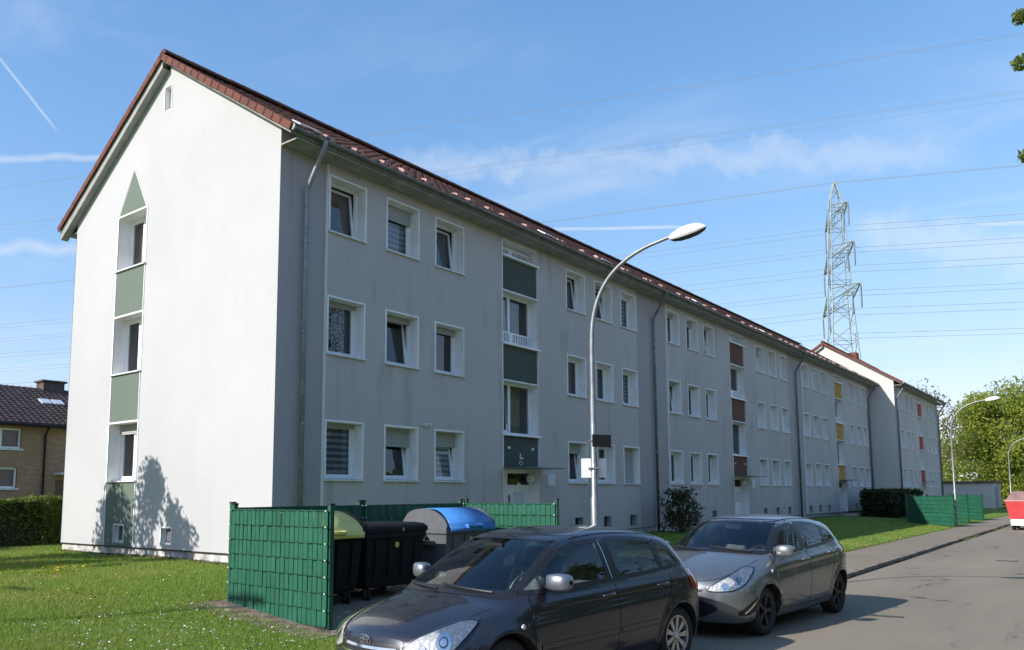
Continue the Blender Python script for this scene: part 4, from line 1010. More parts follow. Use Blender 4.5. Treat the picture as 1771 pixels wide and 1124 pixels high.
def surface_nets(F, o, s):
    g = F < 0; nx, ny, nz = F.shape
    c = np.zeros((nx-1, ny-1, nz-1), np.int8); acc = np.zeros((nx-1, ny-1, nz-1, 3)); cnt = np.zeros((nx-1, ny-1, nz-1))
    cor = [(0, 0, 0), (1, 0, 0), (0, 1, 0), (1, 1, 0), (0, 0, 1), (1, 0, 1), (0, 1, 1), (1, 1, 1)]
    def sub(A, d): return A[d[0]:nx-1+d[0], d[1]:ny-1+d[1], d[2]:nz-1+d[2]]
    for d in cor: c += sub(g, d)
    act = (c > 0) & (c < 8)
    idx = np.argwhere(act); num = np.full(act.shape, -1); num[act] = np.arange(len(idx))
    vals = [F[idx[:, 0]+d[0], idx[:, 1]+d[1], idx[:, 2]+d[2]] for d in cor]
    P = np.zeros((len(idx), 3)); C = np.zeros(len(idx))
    for a in range(8):
        for b in range(a+1, 8):
            da, db = np.array(cor[a]), np.array(cor[b])
            if np.abs(da-db).sum() != 1: continue
            va, vb = vals[a], vals[b]; m = (va < 0) != (vb < 0)
            t = np.where(m, va/(va-vb+1e-15), 0)
            P += np.where(m[:, None], da+t[:, None]*(db-da), 0); C += m
    V = (idx+P/C[:, None])*s+o
    Q = []
    for ax in range(3):
        sl0 = [slice(None)]*3; sl1 = [slice(None)]*3; sl0[ax] = slice(0, -1); sl1[ax] = slice(1, None)
        a, b = g[tuple(sl0)], g[tuple(sl1)]
        e = np.argwhere(a != b); u, v = [(1, 2), (2, 0), (0, 1)][ax]
        ok = (e[:, u] > 0) & (e[:, v] > 0) & (e[:, u] < F.shape[u]-1) & (e[:, v] < F.shape[v]-1); e = e[ok]
        du = np.zeros(3, int); du[u] = 1; dv = np.zeros(3, int); dv[v] = 1
        q = np.stack([num[tuple((e-du-dv).T)], num[tuple((e-dv).T)], num[tuple(e.T)], num[tuple((e-du).T)]], 1)
        fl = ~a[tuple(e.T)]; q[fl] = q[fl][:, ::-1]; Q.append(q)
    return V, np.concatenate(Q)
def inpoly(P, x, z):
    ins = np.zeros(x.shape, bool)
    for (ax, az), (bx, bz) in zip(P, np.roll(P, -1, 0)):
        ins ^= ((az > z) != (bz > z)) & (x < (bx-ax)*(z-az)/(bz-az+1e-12)+ax)
    return ins
class CarBody:
    def __init__(self, c):
        self.c = c
        P = catmull(c['profile'], 6, True); self.sd = Grid2(P)
        self.bx, self.bv = np.array(c['bend']).T; self.px, self.pv = np.array(c['plan']).T; self.sz, self.sv = np.array(c['side']).T
        # smooth the side curve
        zz = np.linspace(self.sz[0], self.sz[-1], 160); cc = catmull(list(zip(self.sz, self.sv)), 14); self.sz, self.sv = cc[:, 0], cc[:, 1]
        cc = catmull(list(zip(self.px, self.pv)), 14); self.px, self.pv = cc[:, 0], cc[:, 1]
    def F(self, x, y, z, arches=True):
        c = self.c; ay = np.abs(y)
        xe = x-np.interp(x, self.bx, self.bv)*ay**2.2; ze = z+c['crown']*ay**2
        s = self.sd(xe, ze)
        zr = z-c['rise']*(x-c['L']*0.45)
        w = np.interp(x, self.px, self.pv)*np.interp(zr, self.sz, self.sv)
        for xa in (c['xf'], c['xr']):
            r = np.hypot(x-xa, z-c['zw']); w = w+0.018*np.exp(-((r-c['ra']-0.01)/0.05)**2)*(z > 0.2)
        w = w-0.012*np.exp(-((zr-0.80)/0.05)**2)*(x > c['xf']+.3)*(x < c['xr'])   # dip under the shoulder
        k = np.interp(z, [0.5, 0.8, 1.0, 1.2], [0.13, 0.11, 0.10, 0.11])
        f = smax(s, (ay-w)*0.93, k)
        if arches:
            for xa in (c['xf'], c['xr']):
                r = np.hypot(x-xa, z-c['zw']); f = np.maximum(f, np.minimum(c['ra']-r, ay-(0.5)))
        return f
    def grad(self, P, e=0.010):
        G = np.zeros_like(P)
        for k in range(3):
            d = np.zeros(3); d[k] = e
            G[:, k] = (self.F(*(P+d).T)-self.F(*(P-d).T))/(2*e)
        return G
    def build(self, s=0.022):
        c = self.c
        o = np.array([-0.10, -1.0, 0.10]); n = np.ceil(np.array([c['L']+0.2, 2.0, 1.5])/s).astype(int)
        X, Y, Z = np.meshgrid(*[o[k]+np.arange(n[k])*s for k in range(3)], indexing='ij')
        V, Q = surface_nets(self.F(X, Y, Z), o, s)
        for _ in range(4):
            f = self.F(*V.T); G = self.grad(V, 0.004); g2 = (G*G).sum(1)+1e-6
            st = -(f/g2)[:, None]*G; l = np.linalg.norm(st, axis=1, keepdims=True); V = V+st*np.minimum(1, 0.5*s/np.maximum(l, 1e-9))
        self.V, self.Q = V, Q
        G = self.grad(V, 0.012); self.N = G/(np.linalg.norm(G, axis=1, keepdims=True)+1e-9)
        self.fc = V[Q].mean(1); self.fn = self.N[Q].mean(1)
    def cast(self, O, d, off=0.0, tmax=2.2):
        """march rays from points O along unit d to the body surface; offset back along the normal"""
        O = np.asarray(O, float); d = np.asarray(d, float); t = np.zeros(len(O)); hit = np.zeros(len(O), bool)
        for _ in range(110):
            f = self.F(*(O+t[:, None]*d).T, arches=False); t = t+np.clip(f, -0.03, 0.05)*0.75
        P = O+t[:, None]*d
        e = 0.012; G = np.zeros_like(P)
        for k in range(3):
            dd = np.zeros(3); dd[k] = e; G[:, k] = (self.F(*(P+dd).T, arches=False)-self.F(*(P-dd).T, arches=False))/(2*e)
        G /= np.linalg.norm(G, axis=1, keepdims=True)+1e-9
        return P+G*off, G
# projections: 2D -> ray origin + direction
def proj_side(sg): return (lambda p: np.stack([p[:, 0], np.full(len(p), sg*1.3), p[:, 1]], 1), np.array([0, -sg, 0.0]))
def proj_front(): return (lambda p: np.stack([np.full(len(p), -0.6), p[:, 0], p[:, 1]], 1), np.array([1.0, 0, 0]))
def proj_rear(L): return (lambda p: np.stack([np.full(len(p), L+0.6), p[:, 0], p[:, 1]], 1), np.array([-1.0, 0, 0]))
def proj_top(): return (lambda p: np.stack([p[:, 0], p[:, 1], np.full(len(p), 1.9)], 1), np.array([0, 0, -1.0]))
def proj_diag(sg, ax=0.66, back=None):
    c, s = ax, math.sqrt(1-ax*ax)
    if back is None:      # front corner: u runs from the nose centre outwards and backwards
        d = np.array([s, -sg*c, 0]); u = np.array([c, sg*s, 0]); o = np.array([0.25, sg*0.62, 0])
    else:
        d = np.array([-s, -sg*c, 0]); u = np.array([-c, sg*s, 0]); o = np.array([back-0.25, sg*0.62, 0])
    u0 = c*0.25+s*0.62
    return (lambda p: o-d*1.1+np.outer(p[:, 0]-u0, u)+np.outer(p[:, 1], [0, 0, 1]), d)
def outward(P, F, N):
    F = np.asarray(F); a, b, c_ = P[F[:, 0]], P[F[:, 1]], P[F[:, 2]]
    if (np.cross(b-a, c_-a)*N[F[:, 0]]).sum() < 0: F = F[:, ::-1]
    return np.ascontiguousarray(F)
def patch(body, pr, bot, top, nu=26, nv=10, off=0.004, name='pane', m=None, parent=None):
    """x-monotone region between polylines bot and top (same end abscissae)"""
    bot = np.array(bot); top = np.array(top); u = np.linspace(bot[0, 0], bot[-1, 0], nu); t = np.linspace(0, 1, nv)
    b = np.interp(u, bot[:, 0], bot[:, 1]); tp = np.interp(u, top[:, 0], top[:, 1])
    U = np.repeat(u, nv); Zz = (b[:, None]*(1-t)+tp[:, None]*t).ravel()
    P, N = body.cast(pr[0](np.stack([U, Zz], 1)), pr[1], off)
    i, j = np.meshgrid(np.arange(nu-1), np.arange(nv-1), indexing='ij'); a = (i*nv+j).ravel(); F = np.stack([a, a+nv, a+nv+1, a+1], 1)
    F = outward(P, F, N)
    o = link(name, mesh(name, P, F, m, True), parent); return o
def ribbon(body, pr, pts, w=0.008, off=0.0015, name='seam', m=None, parent=None, closed=False, n=10, smooth=True):
    P2 = catmull(pts, n, closed) if smooth else np.array(pts, float)
    if not smooth:   # densify
        out = []
        Q = list(P2)+([P2[0]] if closed else [])
        for a, b in zip(Q[:-1], Q[1:]): out += [a+(b-a)*t for t in np.linspace(0, 1, n, endpoint=False)]
        if not closed: out.append(Q[-1])
        P2 = np.array(out)
    T = (np.roll(P2, -1, 0)-np.roll(P2, 1, 0)) if closed else np.gradient(P2, axis=0)
    T /= np.linalg.norm(T, axis=1, keepdims=True)+1e-9; Nn = np.stack([-T[:, 1], T[:, 0]], 1)
    P, Nc = body.cast(pr[0](np.concatenate([P2+Nn*w/2, P2-Nn*w/2])), pr[1], off)
    k = len(P2); F = outward(P, [(i, (i+1) % k, k+(i+1) % k, k+i) for i in range(k if closed else k-1)], Nc)
    return link(name, mesh(name, P, F, m, True), parent)
def wheel(parent, loc, r, sg, rimm, spokes=10, wide=0.2, twin=True):
    """axis along y, outer face towards sg"""
    w = wide/2
    W_ = link('wheel', shared(('disc', r, sg), lambda: MB().lathe([(0.0, w*0.30*sg), (r*0.62, w*0.28*sg)], 24, 'y').mesh('wheel', M_dark)), parent, loc)
    tp = [(r*0.66, -w), (r*0.80, -w*1.05), (r*0.94, -w), (r*0.99, -w*0.75), (r, -w*0.4), (r, w*0.4), (r*0.99, w*0.75), (r*0.94, w), (r*0.80, w*1.05), (r*0.66, w*0.92)]
    tb = MB(); seg = 40; V = []
    for (rr, h) in tp:
        for k in range(seg): a = 2*math.pi*k/seg; V.append((rr*math.cos(a), h*sg, rr*math.sin(a)))
    F = [(i*seg+k, i*seg+(k+1) % seg, (i+1)*seg+(k+1) % seg, (i+1)*seg+k) for i in range(len(tp)-1) for k in range(seg)]
    link('tyre', mesh('tyre', V, F, M_rubber, True), W_)
    rb = MB(); R = r*0.69
    rb.lathe([(R, w*0.90*sg), (R*0.985, w*0.97*sg), (R*0.93, w*0.95*sg), (R*0.91, w*0.70*sg), (R*0.90, -w*0.3*sg)], 40, 'y', (0, 0, 0), False)
    for k in range(spokes):
        a = 2*math.pi*k/spokes
        for da in ((-0.085, 0.085) if twin else (0.0,)):
            ca, sa = math.cos(a+da), math.sin(a+da); tx, tz = -math.sin(a), math.cos(a); hw = 0.011 if twin else 0.024
            pts = []
            for rr, yy in ((0.16*R, w*0.80), (0.93*R, w*0.86)):
                for s in (-1, 1): pts.append((rr*ca+tx*hw*s, yy*sg, rr*sa+tz*hw*s))
            pb = [(x, y-sg*0.035, z) for x, y, z in pts]
            rb.add(pts+pb, [(0, 1, 3, 2), (4, 6, 7, 5), (0, 2, 6, 4), (1, 5, 7, 3)])
    rb.lathe([(0.0, w*0.5*sg), (0.20*R, w*0.55*sg), (0.22*R, w*0.82*sg), (0.16*R, w*0.93*sg), (0.0, w*0.95*sg)], 16, 'y')
    rm = rb.mesh('rim', rimm, False); fix_normals(rm); link('rim', rm, W_)
    return W_
def paint(name, col, metal=0.55, rough=0.32):
    def fn(N, b):
        p = objc(N)
        fl = N.noise(p, 900, 1, 0.5); dirt = N.noise(p, 3.5, 5, 0.65)
        c = N.mix(N.ramp(fl, 0.4, 0.7, 0, 0.3), col, tuple(min(1, x*1.6) for x in col))
        zc_ = N.n('ShaderNodeSeparateXYZ', inp={0: p}).outputs[2]
        dm = N.m('MULTIPLY', N.ramp(dirt, 0.45, 0.75), N.ramp(zc_, 0.5, 0.2, 0.01, 0.16))
        N.set(b.inputs['Base Color'], N.mix(dm, c, (0.16, 0.14, 0.115)))
        N.set(b.inputs['Roughness'], N.m('MULTIPLY_ADD', dirt, 0.16, rough-0.06)); N.set(b.inputs['Metallic'], N.m('MULTIPLY_ADD', dm, -metal, metal))
    return mat(name, rough=rough, metal=metal, coat=0.7, fn=fn, **{'Coat Roughness': 0.05})
M_trim = mat('trim_black', (0.012, 0.012, 0.014), 0.35)
M_seam = mat('seam', (0.004, 0.004, 0.004), 0.7)
M_chrome = mat('chrome', (0.75, 0.76, 0.78), 0.12, 1.0)
def refl_fn(N, b):
    p = objc(N); v = N.n('ShaderNodeTexVoronoi'); v.inputs['Scale'].default_value = 26; N.set(v.inputs['Vector'], p)
    N.set(b.inputs['Base Color'], N.mix(N.ramp(v.outputs[0], 0.1, 0.6), (0.74, 0.74, 0.71), (0.52, 0.52, 0.50))); bump(N, b, v.outputs[0], 0.5, 0.02)
M_refl = mat('reflector', rough=0.25, metal=0.15, coat=1.0, fn=refl_fn)
M_bulb = mat('bulb', (0.80, 0.81, 0.82), 0.08, 0.9, coat=1.0)
M_tail = mat('tail_red', (0.35, 0.01, 0.012), 0.15, coat=1.0)
M_amber = mat('amber', (0.6, 0.22, 0.03), 0.2, coat=1.0)
M_seat = mat('seat', rough=0.95, fn=varied((0.10, 0.105, 0.115), 0.3, 12))
M_dash = mat('dash', (0.11, 0.11, 0.112), 0.7)
M_silver = mat('rim_silver', (0.55, 0.55, 0.55), 0.3, 0.8)
M_rimd = mat('rim_dark', (0.05, 0.05, 0.052), 0.45, 0.4)
def car(c, loc, rz, label, pm, group='cars parked along the kerb'):
    b = CarBody(c); b.build(c.get('res', 0.022)); L = c['L']
    T = thing('parked_car', label, 'car', loc, rz, group)
    fc, fn = b.fc, b.fn; x, y, z = fc.T
    part = np.zeros(len(fc), int); names = ['body', 'bonnet', 'door', 'door', 'door', 'door', 'bumper', 'bumper', 'tailgate']
    ay = np.abs(y); side = np.abs(fn[:, 1]) > 0.45
    zr = z-c['rise']*(x-L*0.45)
    hb = np.interp(x, [0, 0.15, 0.5, c['cowl']], c['bonnet_w'])
    part[(fn[:, 2] > 0.35) & (x < c['cowl']+0.03) & (x > 0.10) & (ay < hb) & (z > 0.6)] = 1
    for k, (xa, xb) in enumerate(c['doors']):
        inn = side & (x > xa) & (x < xb) & (z > 0.30) & (np.hypot(x-c['xr'], z-c['zw']) > c['ra']+0.05) & (z < c['roof_z']-0.03)
        part[inn & (y < 0)] = 2+k*2; part[inn & (y > 0)] = 3+k*2
    part[(part == 0) & (z < 0.56) & (x < c['xf']-c['ra']+0.12)] = 6; part[(part == 0) & (z < 0.56) & (x > c['xr']+c['ra']-0.1)] = 7
    # window openings
    dead = np.zeros(len(fc), bool)
    for w in c['side_windows']:
        P = np.array(w['poly']); ctr = P.mean(0); d = P-ctr
        Ps = ctr+d*(1-0.022/np.maximum(np.linalg.norm(d, axis=1, keepdims=True), .05))
        dead |= inpoly(Ps, x, z) & side
    ws = c['screen']; t = (z-ws['z0'])/(ws['z1']-ws['z0']); lim = ws['y0']+(ws['y1']-ws['y0'])*t-0.02
    dead |= (fn[:, 0] < -0.15) & (z > ws['z0']+0.02) & (z < ws['z1']-0.015-0.05*ay**2) & (ay < lim) & (x > c['cowl']-0.25) & (x < L*0.6)
    rs = c['rear']; t = (z-rs['z0'])/(rs['z1']-rs['z0']); lim = rs['y0']+(rs['y1']-rs['y0'])*t-0.02
    dead |= (fn[:, 0] > 0.2) & (z > rs['z0']+0.02) & (z < rs['z1']-0.02) & (ay < lim) & (x > L*0.75)
    under = (fn[:, 2] < -0.7) & (z < 0.3)
    keep = ~dead
    def emit(mask, name, m):
        q = b.Q[mask]
        if not len(q): return None
        u, inv = np.unique(q, return_inverse=True); me = mesh(name, b.V[u], inv.reshape(-1, 4), m, True)
        me.normals_split_custom_set_from_vertices([tuple(v) for v in b.N[u]])
        return link(name, me, T)
    inside = np.zeros(len(fc), bool)
    for xa in (c['xf'], c['xr']):
        r = np.hypot(x-xa, z-c['zw']); inside |= (r < c['ra']+0.03) & (ay < 0.97) & ((np.abs(np.hypot(fn[:, 0], fn[:, 2])) > 0.5) & (((fn[:, 0]*(x-xa)+fn[:, 2]*(z-c['zw'])) < -0.3*r))) | ((r < c['ra']-0.01) & (ay < 0.6))
    lo = keep & (inside | under)
    parts = {}
    for k, nme in enumerate(names):
        mk = keep & ~lo & (part == k)
        if mk.any(): parts[k] = emit(mk, nme, pm)
    emit(lo, 'underbody', M_dark)
    S = {-1: proj_side(-1), 1: proj_side(1)}
    for sg in (-1, 1):
        for w in c['side_windows']:
            P = w['poly']; nb = w['nb']     # first nb points are the bottom edge from front to rear, the rest the top edge from rear to front
            bot = P[:nb]; top = P[nb:][::-1]
            patch(b, S[sg], bot, top, 30, 10, 0.0005, 'side_window', M_cglass, T)
            ribbon(b, S[sg], P, 0.040, 0.003, 'window_seal', M_trim, T, True, 8, smooth=False)
        for ln in c['seams']: ribbon(b, S[sg], ln, 0.009, 0.0015, 'seam', M_seam, T)
        for nm, ln, ww, mm in c['strips']: ribbon(b, S[sg], ln, ww, 0.006 if 'mould' in nm else 0.0035, nm, mm if mm else pm, T)
        for k, (hx, hz) in enumerate(c['handles']):
            P0, N0 = b.cast(S[sg][0](np.array([[hx, hz]])), S[sg][1], 0.0); p = P0[0]
            hm = MB().tube([(-0.09, 0, -0.004), (-0.075, sg*0.035, 0), (0.06, sg*0.04, 0.008), (0.085, 0, 0.008)], [0.010, 0.013, 0.014, 0.012], 8)
            hm.obj('door_handle', pm, parts.get(2+2*k+(0 if sg < 0 else 1), T), tuple(p), smooth=True)
        # headlight: reflector bowl, bulbs, clear lens
        h = c['headlight']; pd = proj_diag(sg, h.get('ax', 0.66))
        hl = patch(b, pd, h['bot'], h['top'], 34, 12, 0.004, 'headlight', M_refl, T)
        ribbon(b, pd, h['bot']+h['top'][::-1][1:-1], 0.012, 0.006, 'seal', M_trim, hl, True, 6)
        for (u_, v_, r_) in h['lamps']:
            tt = np.linspace(0, 2*math.pi, 22, endpoint=False)
            for rr, mm, ofs in ((r_, M_bulb, 0.010), (r_*0.55, M_trim, 0.013), (r_*0.42, M_bulb, 0.016)):
                P, _ = b.cast(pd[0](np.concatenate([[[u_, v_]], np.stack([u_+rr*np.cos(tt), v_+rr*np.sin(tt)], 1)])), pd[1], ofs)
                link('bulb', mesh('bulb', P, [(0, 1+i, 1+(i+1) % 22) for i in range(22)], mm, True), hl)
        patch(b, pd, h['bot'], h['top'], 34, 12, 0.022, 'lens', M_lens, hl)
        tl = c['taillight']; pdr = proj_diag(sg, 0.62, L)
        patch(b, pdr, tl['bot'], tl['top'], 18, 10, 0.006, 'tail_light', M_tail, T)
        # mirror
        mx, mz = c['mirror']; P0, _ = b.cast(S[sg][0](np.array([[mx, mz]])), S[sg][1], 0.0); my = abs(P0[0][1])
        V = []; nseg = 12
        for (t_, a, bb, dx) in ((0.045, 0.04, 0.04, 0.0), (0.06, 0.07, 0.068, 0.0), (0.14, 0.085, 0.078, 0.01), (0.215, 0.08, 0.074, 0.02), (0.255, 0.06, 0.058, 0.03), (0.268, 0.02, 0.02, 0.035)):
            for k in range(nseg):
                an = 2*math.pi*k/nseg; ex = math.copysign(abs(math.cos(an))**0.55, math.cos(an)); ez = math.copysign(abs(math.sin(an))**0.55, math.sin(an))
                V.append((mx+dx+a*ex*0.9, sg*(my+t_), mz+0.05+bb*ez))
        F = [(i*nseg+k, i*nseg+(k+1) % nseg, (i+1)*nseg+(k+1) % nseg, (i+1)*nseg+k) for i in range(5) for k in range(nseg)]+[tuple(range(nseg))]
        me = mesh('mirror', V, F, c['mirror_mat'] or pm, True); fix_normals(me); mo = link('mirror', me, T)
        MB().box(mx-0.02, mx+0.04, sg*(my-0.02), sg*(my+0.08), mz-0.005, mz+0.02).obj('mirror_arm', M_trim, mo)
        for (xa) in (c['xf'], c['xr']): wheel(T, (xa, sg*(c['track']), c['rw']), c['rw'], sg, c['rim'], c['spokes'], 0.20, c['twin'])
        if c.get('side_lamp'):
            P0, _ = b.cast(S[sg][0](np.array([c['side_lamp']])), S[sg][1], 0.0); MB().lathe([(0, 0.012*sg), (0.02, 0.01*sg), (0.026, 0)], 12, 'y', tuple(P0[0])).obj('side_repeater', M_refl, T)
        if c.get('fog'):
            fg = c['fog']; pq = patch(b, pd, fg['bot'], fg['top'], 14, 8, 0.004, 'fog_lamp_recess', M_trim, T)
            if fg.get('blade'): ribbon(b, pd, fg['blade'], 0.02, 0.012, 'blade', M_chrome, pq)
    # screens
    PF = proj_front(); PR = proj_rear(L)
    def screen(pr, q, nme, flip=1):
        t = np.linspace(0, 1, 14); s = np.linspace(-1, 1, 30); Sg, Tg = np.meshgrid(s, t, indexing='ij')
        yy = Sg*(q['y0']+(q['y1']-q['y0'])*Tg); zz = q['z0']-0.03*Sg**2*(1-Tg)+(q['z1']-q['z0'])*Tg-0.02*Sg**2*Tg
        P, Nc = b.cast(pr[0](np.stack([yy.ravel(), zz.ravel()], 1)), pr[1], 0.0005, 4)
        i, j = np.meshgrid(np.arange(29), np.arange(13), indexing='ij'); a = (i*14+j).ravel()
        o = link(nme, mesh(nme, P, outward(P, np.stack([a, a+14, a+15, a+1], 1), Nc), M_cglass, True), T)
        edge = [(-q['y0'], q['z0']-.03)]+[(q['y0']*k, q['z0']-.03*k*k) for k in (-.6, -.2, .2, .6)]+[(q['y0'], q['z0']-.03), (q['y1'], q['z1']-.02)]+[(q['y1']*k, q['z1']-.02*k*k) for k in (.5, 0, -.5)]+[(-q['y1'], q['z1']-.02)]
        ribbon(b, pr, edge, 0.050, 0.003, 'window_seal', M_trim, o, True, 8, smooth=False)
        return o
    W1 = screen(PF, ws, 'windscreen'); screen(PR, rs, 'rear_window')
    for s0, s1 in c['wipers']:
        P, _ = b.cast(PF[0](np.array([np.array(s0)*(1-t)+np.array(s1)*t for t in np.linspace(0, 1, 10)])), PF[1], 0.022)
        MB().tube([tuple(p) for p in P], 0.010, 6).obj('wiper', M_trim, W1)
    # bonnet seam
    TP = proj_top()
    bw = c['bonnet_w']; edge = [(0.15, bw[1]), (0.35, np.interp(.35, [0.15, .5], bw[1:3])), (0.5, bw[2]), (0.8, np.interp(.8, [.5, c['cowl']], bw[2:4])), (c['cowl']-0.03, bw[3])]
    for sg in (-1, 1): ribbon(b, TP, [(p[0], sg*p[1]) for p in edge], 0.008, 0.0015, 'seam', M_seam, T)
    ribbon(b, PF, c['bonnet_front'], 0.008, 0.0015, 'seam', M_seam, T)
    # grille
    g = c['grille']
    gr = patch(b, PF, g['bot'], g['top'], 24, 8, 0.003, 'grille', M_trim, T)
    for ln, ww, mm in g['bars']: ribbon(b, PF, ln, ww, 0.010, 'bar', mm or pm, gr)
    if c.get('intake'): patch(b, PF, c['intake']['bot'], c['intake']['top'], 24, 8, 0.003, 'air_intake', M_trim, T)
    P0, _ = b.cast(PF[0](np.array([c['plate']])), PF[1], 0.0)
    pl_ = MB().box(-0.012, 0.0, -0.26, 0.26, -0.055, 0.055).obj('number_plate', mat('plate_white', (0.75, 0.75, 0.73), 0.4), T, (P0[0][0]-0.012, 0, c['plate'][1]))
    MB().box(-0.0145, -0.0125, 0.215, 0.26, -0.055, 0.055).obj('plate_band', mat('plate_blue', (0.02, 0.06, 0.4), 0.4), pl_)
    # emblem
    P0, N0 = b.cast(PF[0](np.array([c['emblem'][:2]])), PF[1], 0.014); ep = P0[0]; er = c['emblem'][2]
    em = MB()
    def ell(rx, rz_, oz=0.0, n=22, r=0.006): em.tube([(0, rx*math.cos(t), oz+rz_*math.sin(t)) for t in np.linspace(0, 2*math.pi, n)], r, 6, False)
    if c['emblem'][3] == 'rings':
        ell(er, er*0.68); ell(er*0.36, er*0.62, 0.0); ell(er*0.72, er*0.27, er*0.32)
    else:
        ell(er, er); em.tube([(0, -er*1.0, er*0.0), (0, er*0.15, er*0.16), (0, -er*0.15, -er*0.16), (0, er*1.0, 0.0)], 0.006, 6)
    eo = em.obj('emblem', M_chrome, T, tuple(ep)); eo.rotation_euler = (0, rad(c['emblem'][4]), 0)
    # interior
    mid = c['seat_x']
    def seat(px, py, w):
        sb = MB(); sb.prism([(px-0.05, 0.42), (px+0.42, 0.36), (px+0.50, 0.44), (px+0.02, 0.54)], py-w/2, py+w/2, 'y'); sb.prism([(px+0.42, 0.40), (px+0.56, 0.42), (px+0.76, 1.03), (px+0.66, 1.05), (px+0.46, 0.62)], py-w/2, py+w/2, 'y')
        s_ = sb.obj('seat', M_seat, T, bevel=0.05); fix_normals(s_.data)
        hr = MB().prism([(px+0.68, 1.08), (px+0.78, 1.07), (px+0.83, 1.24), (px+0.75, 1.26)], py-0.13, py+0.13, 'y').obj('headrest', M_seat, s_, bevel=0.04); fix_normals(hr.data)
    for sg in (-1, 1): seat(mid, sg*0.36, 0.48)
    seat(mid+0.85, 0.0, 1.15)
    ck = c['cowl']
    ds = MB().prism([(ck+0.16, 0.55), (ck+0.60, 0.60), (ck+0.62, 0.80), (ck+0.44, 0.885), (ck+0.20, 0.85)], -0.58, 0.58, 'y').obj('dashboard', M_dash, T); fix_normals(ds.data)
    MB().box(ck+0.1, c['xr']+0.1, -0.64, 0.64, 0.27, 0.30).obj('floor', M_dash, T)
    sw = MB().tube([(0, 0.185*math.cos(t), 0.185*math.sin(t)) for t in np.linspace(0, 2*math.pi, 26)], 0.016, 8, False).tube([(0, -.17, 0), (0.03, 0, -0.02), (0, .17, 0)], 0.018, 6).obj('steering_wheel', M_trim, T, (ck+0.72, -0.36, 0.90)); sw.rotation_euler = (0, rad(25), 0)
    MB().box(ck+0.42, ck+0.46, -0.12, 0.12, ws['z1']-0.12, ws['z1']-0.06).obj('rear_view_mirror', M_trim, W1, (ws.get('mx', 0.25), 0, 0))
    if c.get('aerial'): MB().tube([(c['aerial'][0], 0, c['aerial'][1]-0.01), (c['aerial'][0]+0.22, 0, c['aerial'][1]+0.2)], 0.004, 5).obj('aerial', M_trim, T)
    return T
P_cor = paint('paint_graphite', (0.036, 0.038, 0.050), 0.62, 0.25)
P_cors = paint('paint_silver_grey', (0.18, 0.19, 0.193), 0.7, 0.26)
